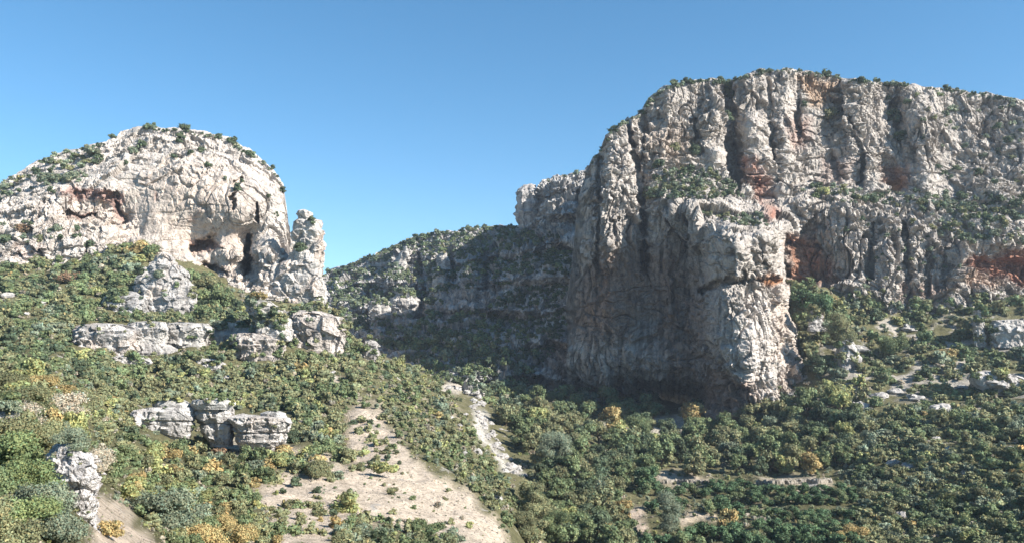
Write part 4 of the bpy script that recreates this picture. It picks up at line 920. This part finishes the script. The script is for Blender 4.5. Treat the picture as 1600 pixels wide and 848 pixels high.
for zi, (zn, poly, spc, (s0, s1), pal, keep, tree) in enumerate(VEG):
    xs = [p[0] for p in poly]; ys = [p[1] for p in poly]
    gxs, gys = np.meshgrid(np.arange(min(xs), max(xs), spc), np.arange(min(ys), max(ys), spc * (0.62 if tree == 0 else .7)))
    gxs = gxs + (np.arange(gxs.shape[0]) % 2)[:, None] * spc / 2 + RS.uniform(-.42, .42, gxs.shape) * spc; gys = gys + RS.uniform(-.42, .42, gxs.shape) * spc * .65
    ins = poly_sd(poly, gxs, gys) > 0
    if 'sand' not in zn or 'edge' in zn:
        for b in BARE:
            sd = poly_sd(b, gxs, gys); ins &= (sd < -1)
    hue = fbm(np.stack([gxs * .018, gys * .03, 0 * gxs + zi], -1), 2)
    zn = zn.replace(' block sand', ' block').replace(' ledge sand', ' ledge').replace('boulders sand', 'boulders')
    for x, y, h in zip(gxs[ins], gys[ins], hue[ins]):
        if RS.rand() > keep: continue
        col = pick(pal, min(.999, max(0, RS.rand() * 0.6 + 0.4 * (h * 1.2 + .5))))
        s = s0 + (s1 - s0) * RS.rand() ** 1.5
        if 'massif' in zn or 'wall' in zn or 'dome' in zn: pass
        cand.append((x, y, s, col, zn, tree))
# plants the photograph shows singly: (x, y of the foot, width, colour, label, shape)
SING = [
 (252, 822, 108, GG, 'big grey-green olive-like bush beside the pink track', 'shrub'), (232, 810, 70, GG, 'smaller grey-green bush touching the big one on its left', 'shrub'),
 (602, 746, 46, Y_, 'round yellow-green bush alone on the upper sandy slope', 'shrub'), (612, 772, 26, O_, 'small olive bush below the round yellow-green one on sand', 'low'),
 (540, 800, 52, Y_, 'leafy yellow-green bush on the sandy slope, right of a thin one', 'shrub'), (500, 806, 36, O_, 'thin olive bush left of the leafy yellow-green one', 'shrub'), (498, 748, 64, O_, 'wide low olive bush at the top left of the sandy slope', 'low'),
 (545, 722, 40, O_, 'yellowish bush with bare stems above the sandy slope', 'shrub'), (685, 792, 20, DG, 'tiny dry bush low on the right half of the sand', 'low'), (712, 845, 34, GG, 'dark grey-green bush at the foot of the sandy slope', 'shrub'), (680, 838, 40, G_, 'green bush left of the dark grey-green one at the foot', 'shrub'),
 (722, 810, 10, DG, 'tiniest dry tuft on the sand near the rim', 'low'), (480, 738, 30, G_, 'small green bush touching the wide low olive one', 'shrub'),
 (170, 838, 46, A_, 'golden bush at the edge of the pink track', 'shrub'), (310, 862, 90, A_, 'large golden bush at the bottom, left of two', 'low'), (375, 860, 84, A_, 'large golden bush at the bottom, right of two', 'low'), (350, 832, 60, A_, 'golden bush behind the two large golden ones', 'low'),
 (415, 735, 44, A_, 'orange-gold bush right below the right-hand boulder', 'low'), (440, 712, 40, A_, 'orange-tinted bush at the right foot of the boulders', 'low'),
 (830, 815, 76, O_, 'tall bright olive tree leaning over the ravine rim', 'tree'), (822, 846, 60, O_, 'lower olive tree under the tall bright one', 'tree'), (870, 848, 60, G_, 'green tree right of the tall bright olive one', 'tree'),
 (1045, 840, 62, GG, 'tall pointed blue-green tree left of the orchard', 'tall'), (1010, 770, 52, DP, 'deep green tree at the upper left of the orchard', 'tree'), (1080, 672, 56, A_, 'golden-green tree in front of the buttress foot', 'tree'),
 (1140, 822, 42, A_, 'yellow bush between the orchard rows', 'shrub'), (1268, 742, 44, A_, 'gold-tinted tree above the long orchard wall', 'tree'), (1225, 742, 40, Y_, 'yellow-green tree left of the gold-tinted one', 'tree'), (1320, 690, 40, Y_, 'yellow-tinted tree on the lower right slope', 'tree'),
 (1335, 846, 60, A_, 'low rust-gold bush at the right end of the orchard', 'low'), (1310, 850, 36, Y_, 'yellow bush left of the low rust-gold one', 'shrub'),
 (958, 652, 38, DP, 'dark tree standing against the cave shadow', 'tree'), (1020, 660, 40, DP, 'round dark tree right of the one against the cave shadow', 'tree'), (990, 655, 30, DP, 'small dark tree between the two by the cave', 'tree'), (893, 640, 20, DP, 'thin pointed tree at the left end of the cave', 'tall'),
 (100, 445, 34, R_, 'orange-brown bush on the upper left slope', 'shrub'), (118, 440, 26, R_, 'smaller orange-brown bush beside the larger one', 'shrub'), (212, 400, 40, A_, 'yellow-topped bush at the foot of the dome', 'shrub'), (235, 405, 40, G_, 'green bush right of the yellow-topped one', 'shrub'),
 (320, 455, 44, O_, 'large olive bush right of the pyramid-shaped outcrop', 'shrub'), (345, 480, 50, G_, 'large green bush below the olive one by the outcrop', 'shrub'), (310, 478, 44, G_, 'green bush against the right side of the outcrop', 'shrub'), (405, 472, 30, A_, 'brown-gold bush under the dark cleft of the dome', 'shrub'),
 (222, 232, 22, D_, 'dark round bush high on the dome, left of the centre', 'shrub'), (208, 240, 18, GG, 'small bush left below the dark round one on the dome', 'shrub'), (282, 226, 22, D_, 'tall dark bush near the dome top', 'tree'), (272, 250, 16, D_, 'dark bush below the tall one on the dome', 'shrub'), (298, 242, 14, D_, 'small dark bush right below the tall one', 'shrub'),
 (315, 238, 18, D_, 'flat bush right of the dome top', 'low'), (195, 256, 14, D_, 'small bush on the left flank of the dome face', 'shrub'), (325, 264, 18, D_, 'round bush in the middle right of the dome face', 'shrub'), (372, 300, 18, D_, 'bush in the crack of the dome face', 'tree'), (378, 285, 10, D_, 'little bush higher in the same crack', 'shrub'),
 (350, 282, 11, GG, 'small bush left of the crack in the dome face', 'shrub'), (418, 312, 15, D_, 'bush on the right shoulder of the dome face', 'shrub'), (430, 338, 12, D_, 'lower bush on the right shoulder of the dome', 'shrub'), (440, 300, 16, D_, 'bush hanging on the right skyline of the dome', 'shrub'), (424, 266, 14, D_, 'upper bush on the right skyline of the dome', 'shrub'),
 (393, 246, 22, D_, 'long dark bush on the right crest of the dome', 'low'), (362, 224, 22, D_, 'long dark bush right of the dome summit', 'low'), (290, 203, 26, D_, 'flat dark bush on the dome summit', 'low'), (235, 200, 24, D_, 'flat bush on the left of the dome summit', 'low'), (176, 214, 14, D_, 'small crest bush left of the summit', 'shrub'),
 (145, 248, 36, GG, 'broad bush on the upper left flank of the dome', 'low'), (112, 282, 30, GG, 'broad bush above the red-brown hollow', 'low'), (82, 302, 18, D_, 'bush left of the red-brown hollow', 'shrub'), (74, 290, 34, GG, 'wide bush on the dome shoulder', 'shrub'),
 (487, 350, 20, D_, 'dark bush on top of the rock spire', 'shrub'), (470, 392, 30, D_, 'wide dark bush halfway up the rock spire', 'low'), (8, 382, 26, D_, 'dark round bush at the left edge under the dome', 'shrub'), (138, 392, 22, D_, 'dark bush in the low pale wall', 'tree'), (118, 375, 18, D_, 'bush on top of the low pale wall', 'shrub'),
 (92, 360, 18, GG, 'bush on the ledge left of the low pale wall', 'shrub'), (115, 364, 20, D_, 'bush on the ledge above the low pale wall', 'shrub'), (40, 370, 34, R_, 'brownish bush on the pale wall at left', 'shrub'), (485, 498, 46, D_, 'long dark bush on top of the cream block', 'low'), (440, 505, 26, G_, 'bush left of the cream block top', 'shrub'), (250, 432, 26, GG, 'small bush on the face of the pyramid-shaped outcrop', 'low'),
 (1140, 160, 30, D_, 'dark tree in the top of the deep cleft of the massif', 'tall'), (1138, 190, 22, D_, 'dark tree halfway down the deep cleft', 'tree'), (1142, 215, 18, D_, 'small dark tree low in the deep cleft', 'tree'), (1020, 310, 20, D_, 'dark bush at the left end of the grassy bench', 'shrub'), (1030, 262, 28, D_, 'dark bush above the left of the bench', 'low'), (1085, 242, 26, D_, 'dark bush below the upper massif face', 'shrub'), (1055, 235, 26, O_, 'olive bush below the upper massif face', 'low'),
 (1395, 195, 30, D_, 'dark tree in the cleft of the right wall', 'tree'), (1405, 225, 26, D_, 'dark tree lower in the cleft of the right wall', 'tree'), (1385, 160, 20, D_, 'small bush at the head of the right cleft', 'shrub'), (1295, 185, 34, O_, 'bush below the ochre patch', 'low'), (1255, 168, 16, D_, 'small bush left of the ochre patch', 'shrub'),
 (1358, 322, 34, D_, 'large dark bush on the ledge of the right wall, left one', 'shrub'), (1442, 325, 26, D_, 'round dark bush on the ledge of the right wall, right one', 'round'), (1290, 305, 28, Y_, 'yellowish bush on the ledge of the right wall', 'low'),
 (1256, 490, 46, DP, 'deep green tree tucked behind the buttress', 'tree'), (1285, 500, 50, DP, 'deep green tree under the red hollow wall', 'tree'), (1315, 540, 64, O_, 'broad olive tree on the slope under the red hollow', 'tree'), (1300, 520, 44, G_, 'green tree left of the broad olive one', 'tree'), (1370, 505, 34, D_, 'dark round tree at the foot of the right wall', 'round'), (1400, 560, 60, G_, 'wide green tree on the middle of the right slope', 'shrub'),
 (1482, 560, 34, A_, 'orange-brown bush on the right slope', 'low'), (1305, 635, 44, Y_, 'bright green tree below the split crag', 'tree'), (1275, 590, 44, D_, 'dark tree at the right of the buttress foot', 'tree'), (1215, 640, 46, D_, 'dark bush in front of the buttress foot', 'shrub'), (1540, 615, 34, D_, 'dark round bush on the stepped ledge', 'round'), (1580, 620, 30, D_, 'dark bush right on the stepped ledge', 'shrub'),
 (1000, 700, 60, G_, 'green tree in the middle of the valley wood', 'tree'), (870, 730, 66, GG, 'grey-green tree over the dark hollow of the valley wood', 'tree'), (1085, 745, 50, O_, 'olive tree above the upper left orchard wall', 'tree'),
 (460, 690, 32, D_, 'dark bush hugging the right end of the boulders', 'shrub'), (200, 690, 40, D_, 'dark bush at the left foot of the boulders', 'shrub'), (318, 700, 34, Y_, 'bright bush in front of the gap between the boulders', 'shrub'), (280, 712, 44, G_, 'green bush below the left boulder', 'shrub'), (100, 618, 20, Y_, 'bright yellow bush on the left slope', 'shrub'),
]
# the silhouettes of the crests carry a line of low bushes
def crest(x0, x1, top, step, lo, hi, zn, thr, cols=(D_, GG, O_)):
    x = x0
    while x < x1:
        n = float(fbm(np.array([[x * .022, 4.4, x0 * .1]]), 3)[0])
        if n > thr:
            cand.append((x, np.interp(x, [a for a, b in top], [b for a, b in top]) + RS.uniform(2, 7), lo + (hi - lo) * RS.rand() ** 2, cols[int(RS.rand() * 1.6)], zn, 3))
        x += step * RS.uniform(.4, 1.6)
crest(925, 1160, M_top, 4.5, 6, 19, 'on the skyline of the massif', -.6)
crest(1160, 1690, M_top, 4.5, 5, 16, 'on the skyline of the massif', -.32)
crest(505, 812, L_top, 4.5, 6, 14, 'on the skyline of the gorge', -.5)
crest(845, 915, L_top, 8, 4, 11, 'on the skyline of the gorge', -.3)
crest(-20, 440, H_top, 6, 5, 15, 'on the skyline of the dome', -.22)
# undergrowth between the larger bushes
for zn, poly, spc, lo, hi, pal in [('under', [(-40, 415), (190, 385), (300, 430), (430, 470), (540, 500), (700, 600), (800, 740), (800, 900), (-60, 900)], 11, 6, 13, 'under'), ('under', [(780, 620), (1190, 650), (1240, 450), (1712, 452), (1712, 900), (840, 900), (800, 700)], 11.5, 6, 13, 'under')]:
    xs = [p[0] for p in poly]; ys = [p[1] for p in poly]
    ga, gb = np.meshgrid(np.arange(min(xs), max(xs), spc), np.arange(min(ys), max(ys), spc * .6)); ga = ga + RS.uniform(-.6, .6, ga.shape) * spc; gb = gb + RS.uniform(-.6, .6, gb.shape) * spc * .6
    ins = poly_sd(poly, ga, gb) > 0; sparse = np.zeros(ga.shape, bool)
    for b in [p[0] for p in SAND]: sparse |= poly_sd(b, ga, gb) > 0
    ins &= ~(sparse & (RS.rand(*ga.shape) > .16))
    for x, y, sp in zip(ga[ins], gb[ins], sparse[ins]): cand.append((x, y, RS.uniform(lo, hi) * (.55 if sp else 1), pick('under', RS.rand()), 'under', 4))
# orchard: rows of clipped round trees
for ry, x0, x1, s in [(764, 1110, 1175, 26), (775, 1000, 1340, 28), (788, 1120, 1340, 28), (800, 1010, 1150, 32), (814, 1105, 1340, 32), (829, 1180, 1340, 34), (845, 1070, 1340, 38), (860, 1000, 1340, 40)]:
    x = x0 + RS.uniform(0, 10)
    while x < x1:
        if RS.rand() < .9: cand.append((x, ry + RS.uniform(-3, 3), s * RS.uniform(.85, 1.15), DP if RS.rand() < .75 else G_, 'in the orchard rows', 2))
        x += s * .68
# near scrub at the lower left corner: leafy bushes a few metres away
for x, y, s, col, lab in [(45, 775, 120, 'fresh green', 'leafy green bush between the left edge and the jagged rock'), (15, 705, 110, O_, 'olive leafy bush at the left edge over the leafy green ones'), (110, 700, 62, GG, 'grey twiggy bush right behind the jagged rock top'),
                          (35, 645, 90, O_, 'olive-tinted bush on the near bank below the tawny one'), (130, 640, 60, O_, 'olive bush at the right end of the near bank'), (40, 830, 110, 'fresh green', 'fresh green leafy bush low in the near thicket'), (20, 740, 130, 'fresh green', 'leafy green bush at the left edge, upper one of the near thicket'), (70, 810, 120, GG, 'grey-green leafy bush in front of the jagged rock'), (10, 850, 130, O_, 'olive leafy bush filling the lower left corner'),
                          (100, 860, 110, GG, 'grey-green bush at the bottom beside the jagged rock'), (70, 700, 80, O_, 'olive twiggy bush behind the jagged rock'), (30, 670, 90, DG, 'dry greyish bush at the left under the autumn scrub'), (95, 660, 90, DG, 'dry grey twiggy bush above the jagged rock'),
                          (10, 620, 80, O_, 'olive bush at the left edge above the near thicket'), (155, 730, 60, DG, 'pale dry bush right of the jagged rock top'), (60, 620, 70, A_, 'tawny bush on the crest of the near bank'), (-30, 790, 110, G_, 'green bush partly cut by the left edge')]:
    SING.append((x, y, s, col, lab, 'near'))

ordn = ['first', 'second', 'third', 'fourth', 'fifth', 'sixth', 'seventh', 'eighth', 'ninth', 'tenth', 'eleventh', 'twelfth', 'thirteenth', 'fourteenth', 'fifteenth', 'sixteenth', 'seventeenth', 'eighteenth', 'nineteenth', 'twentieth']
COLTOP = np.array([(np.where(ZB[:, i] < 1e6)[0][0] if (ZB[:, i] < 1e6).any() else 0) for i in range(ZW)]) + ZY0
def place(px, py, s, col, shape, lod, var):
    i = min(max(int(px - ZX0), 2), ZW - 3); py = max(py, COLTOP[i - 2:i + 3].max() + 3)
    d = zlook(px, py)
    if d > 1e6:
        for k in range(1, 16):
            d = zlook(px, py + k)
            if d < 1e6: py = py + k + 1; d = zlook(px, py); break
    if d > 1e6: return None
    me = crown_data(shape, lod, col, var)[0]
    m = s * d / F / 2
    loc = P(px, py, d + m * 0.25)
    loc[2] -= 0.12 * m
    return me, loc, m, d

all_items = []
def add_tree(loc, m, me, rz, lab, cat, grp, trunk_on, name, sq):
    if trunk_on:
        root = bpy.data.objects.new(name, None); scene.collection.objects.link(root)
        root.location = loc; root.rotation_euler = (0, 0, rz); root.scale = (m, m, m * sq)
        cr = bpy.data.objects.new('crown', me); scene.collection.objects.link(cr); cr.parent = root; cr.location = (0, 0, 0.10)
        tk = bpy.data.objects.new('trunk', TRUNK); scene.collection.objects.link(tk); tk.parent = root
    else:
        root = bpy.data.objects.new(name, me); scene.collection.objects.link(root)
        root.location = loc; e_ = RS.uniform(.82, 1.22); root.rotation_euler = (RS.uniform(-.08, .08), RS.uniform(-.08, .08), rz); root.scale = (m * e_, m / e_, m * sq)
    tag(root, lab, cat, grp)
    return root

n_sing = {'shrub': 0, 'tree': 0}
for k, (px, py, s, col, lab, shape) in enumerate(SING):
    nearb = shape == 'near'
    shp = 'shrub' if nearb else shape
    lod = 'near' if (nearb or s > 58) else ('mid' if s > 24 else 'far')
    r = place(px, py, s, col, shp, lod, k % 4)
    if r is None: continue
    me, loc, m, d = r
    tree = shape in ('tree', 'tall') and s > 28
    loc[2] -= 0.06 * m
    add_tree(loc, m, me, RS.uniform(0, 6.28), lab, 'tree' if ('tree' in lab) else 'bush', None, tree, 'tree' if 'tree' in lab else 'bush', 1.0 if not nearb else .9)
    n_sing['tree' if 'tree' in lab else 'shrub'] += 1

def nz(px, py):
    return ZN[min(max(int(py - ZY0), 0), ZH - 1), min(max(int(px - ZX0), 0), ZW - 1), 2]
def zid(px, py): return ZID[min(max(int(py - ZY0), 0), ZH - 1), min(max(int(px - ZX0), 0), ZW - 1)]
def keep_(c):
    if c[5] == 4 and zid(c[0], c[1]) != 4: return RS.rand() < .07
    if c[5] == 4 and c[0] > 1250 and 470 < c[1] < 650 and RS.rand() < .6: return False
    if c[5] == 0 and c[4] in ('under the right wall', 'on the middle right slope'):
        if fbm(np.array([[c[0] * .02, c[1] * .045, 2.2]]), 2)[0] > .22: return False
    if c[4] in ('on the far gorge side', 'in the shaded gorge'): return nz(c[0], c[1]) > (0.58 if c[0] < 760 and c[1] > 395 else .36)
    return True
KEEP = [(px, py, w) for px, py, w, _ in STONES] + [(sum(r[1] + r[2] for r in rows) / 2 / len(rows), rows[-1][0], max(r[2] for r in rows) - min(r[1] for r in rows)) for _, rows, _, _, _, _ in OUT] \
    + [(sum(r[1] + r[2] for r in p[0]) / 2 / len(p[0]), p[0][-1][0], max(r[2] for r in p[0]) - min(r[1] for r in p[0])) for p in PIN] + [(265, 686, 80), (335, 692, 60), (408, 698, 90)]
def clear_of(c):
    for px, py, w in KEEP:
        if abs(c[0] - px) < w * .5 and py - 3 < c[1] < py + c[2] * .5 and w < 125: return False
    return True
cand = [c for c in cand if keep_(c) and clear_of(c)]
cand = [c for c in cand if -60 < c[0] < 1706 and c[1] < 905]
trees = [c for c in cand if c[5] in (1,)]; orch = [c for c in cand if c[5] == 2]; shr = [c for c in cand if c[5] in (0, 3, 4)]
vis = [c for c in shr if c[5] != 4 and 2 < c[0] < 1598 and c[1] - c[2] * .5 < 848]
vis.sort(key=lambda c: -c[2])
NIND = 298 - n_sing['shrub']
indiv = vis[:NIND]; iset = set(id(c) for c in indiv); rest = [c for c in shr if id(c) not in iset]

def label_all(items, noun):
    pl = 'bushes' if noun == 'bush' else noun + 's'
    buckets = {}
    for c in items: buckets.setdefault((c[4], c[3]), []).append(c)
    out = {}
    def name(G, part, col, zn):
        G.sort(key=lambda c: c[0]); n = len(G)
        part = part and ', ' + part + ' part'
        for i, c in enumerate(G):
            if n == 1: t = f"lone big {col} {noun} {zn}{part}"
            elif i == 0: t = f"leftmost big {col} {noun} {zn}{part}"
            elif i == n - 1: t = f"rightmost big {col} {noun} {zn}{part}"
            elif i < n / 2: t = f"{ordn[i]} big {col} {noun} from left {zn}{part}"
            else: t = f"{ordn[n - 1 - i]} big {col} {noun} from right {zn}{part}"
            out[id(c)] = t
    for (zn, col), L in buckets.items():
        if len(L) <= 10: name(L, '', col, zn); continue
        L.sort(key=lambda c: c[0]); h = [L] if len(L) <= 20 else [L[:len(L) // 2], L[len(L) // 2:]]
        for hn, HH in zip(['left', 'right'], h):
            hn = '' if len(h) == 1 else ' ' + hn
            HH = sorted(HH, key=lambda c: c[1]); k = max(2, math.ceil(len(HH) / 16)); vn = ['upper', 'lower'] if k == 2 else ['upper', 'middle', 'lower']; k = len(vn)
            for j in range(k): name(HH[j * len(HH) // k:(j + 1) * len(HH) // k], vn[j] + hn, col, zn)
    return out
lab = label_all(indiv, 'bush')
for k, c in enumerate(indiv):
    px, py, s, col, zn, tr = c
    shp = ('shrub', 'low', 'round', 'shrub')[k % 4]
    r = place(px, py, s, col, shp, 'mid' if s > 22 else 'far', k % 3)
    if r is None: continue
    me, loc, m, d = r
    add_tree(loc, m, me, RS.uniform(0, 6.28), lab[id(c)], 'bush', 'bushes ' + zn, False, 'bush', RS.uniform(.85, 1.15))
lab = label_all(trees, 'tree')
for k, c in enumerate(trees):
    px, py, s, col, zn, tr = c
    r = place(px, py, s, col, 'tree' if k % 3 else 'round', 'mid', k % 4)
    if r is None: continue
    me, loc, m, d = r
    add_tree(loc, m, me, RS.uniform(0, 6.28), lab[id(c)], 'tree', 'trees ' + zn, True, 'tree', RS.uniform(.9, 1.15))
for c in orch: pass
orch2 = [tuple(list(c[:4]) + ['in the orchard row at ' + str(int(c[1] / 14)), 2]) for c in orch]
rown = {}
for c in orch: rown.setdefault(round(c[1] / 13), []).append(c)
rk = sorted(rown); names = {}
for i, r_ in enumerate(rk):
    names[r_] = ['in the back orchard row', 'in the second orchard row', 'in the third orchard row', 'in the fourth orchard row', 'in the fifth orchard row', 'in the sixth orchard row', 'in the front orchard row', 'in the front orchard row'][min(i, 7)]
orch = [tuple(list(c[:4]) + [names[round(c[1] / 13)], 2]) for c in orch]
lab = label_all(orch, 'fruit tree')
for k, c in enumerate(orch):
    px, py, s, col, zn, tr = c
    r = place(px, py, s, col, 'round', 'mid', k % 4)
    if r is None: continue
    me, loc, m, d = r
    add_tree(loc, m, me, RS.uniform(0, 6.28), lab[id(c)], 'fruit tree', 'fruit trees in the orchard rows', True, 'fruit_tree', RS.uniform(.75, .95))

# everything smaller: one mass of scrub
VV, FF, TT = [], [], []; nb = 0
cache = {}
for k, c in enumerate(rest):
    px, py, s, col, zn, tr = c; s = s * RS.uniform(.75, 1.25)
    shp = ('shrub', 'low', 'round')[k % 3]; v = k % 3
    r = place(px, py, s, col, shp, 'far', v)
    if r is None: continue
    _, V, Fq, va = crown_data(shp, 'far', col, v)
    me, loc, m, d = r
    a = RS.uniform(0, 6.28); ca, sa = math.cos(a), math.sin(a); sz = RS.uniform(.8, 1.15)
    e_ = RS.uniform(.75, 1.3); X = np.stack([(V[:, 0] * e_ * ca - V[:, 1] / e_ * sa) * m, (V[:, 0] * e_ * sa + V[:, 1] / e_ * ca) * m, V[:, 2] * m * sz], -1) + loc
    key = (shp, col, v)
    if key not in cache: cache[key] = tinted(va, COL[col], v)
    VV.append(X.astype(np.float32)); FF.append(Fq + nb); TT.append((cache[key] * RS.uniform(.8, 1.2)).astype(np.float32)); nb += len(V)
o = new_mesh('scrub', np.concatenate(VV), np.concatenate(FF), M_LEAF, tint=np.concatenate(TT))
tag(o, 'countless small green, olive and grey bushes covering slopes and ledges', 'scrub', kind='stuff')
print('plants', len(indiv), len(rest), len(trees), len(orch), 'stuff faces', sum(len(f) for f in FF))

# ------------------------------------------------------------------ the air: a faint even haze
hx0, hx1, hy0, hy1, hz0, hz1 = -700, 900, -60, 1100, -60, 175
Vh = np.array([(x, y, z) for z in (hz0, hz1) for y in (hy0, hy1) for x in (hx0, hx1)], float)
Fh = np.array([(0, 2, 3, 1), (4, 5, 7, 6), (0, 1, 5, 4), (2, 6, 7, 3), (0, 4, 6, 2), (1, 3, 7, 5)])
M_H = bpy.data.materials.new('air'); M_H.use_nodes = True; M_H.node_tree.nodes.clear()
ho = M_H.node_tree.nodes.new('ShaderNodeOutputMaterial'); hv = M_H.node_tree.nodes.new('ShaderNodeVolumePrincipled')
hv.inputs['Color'].default_value = (0.72, 0.84, 1.0, 1); hv.inputs['Density'].default_value = 0.00012; hv.inputs['Anisotropy'].default_value = 0.1
M_H.node_tree.links.new(hv.outputs[0], ho.inputs['Volume'])
tag(new_mesh('haze', Vh, Fh, M_H), kind='stuff')
zz_ = GV[..., 2].min(); print('lowest ground', zz_, 'highest', MV2[..., 2].max(), HV2[..., 2].min(), LV2[..., 2].min(), GV[...,1].min(), LV2[...,1].max(), GV[...,0].min(), GV[...,0].max())
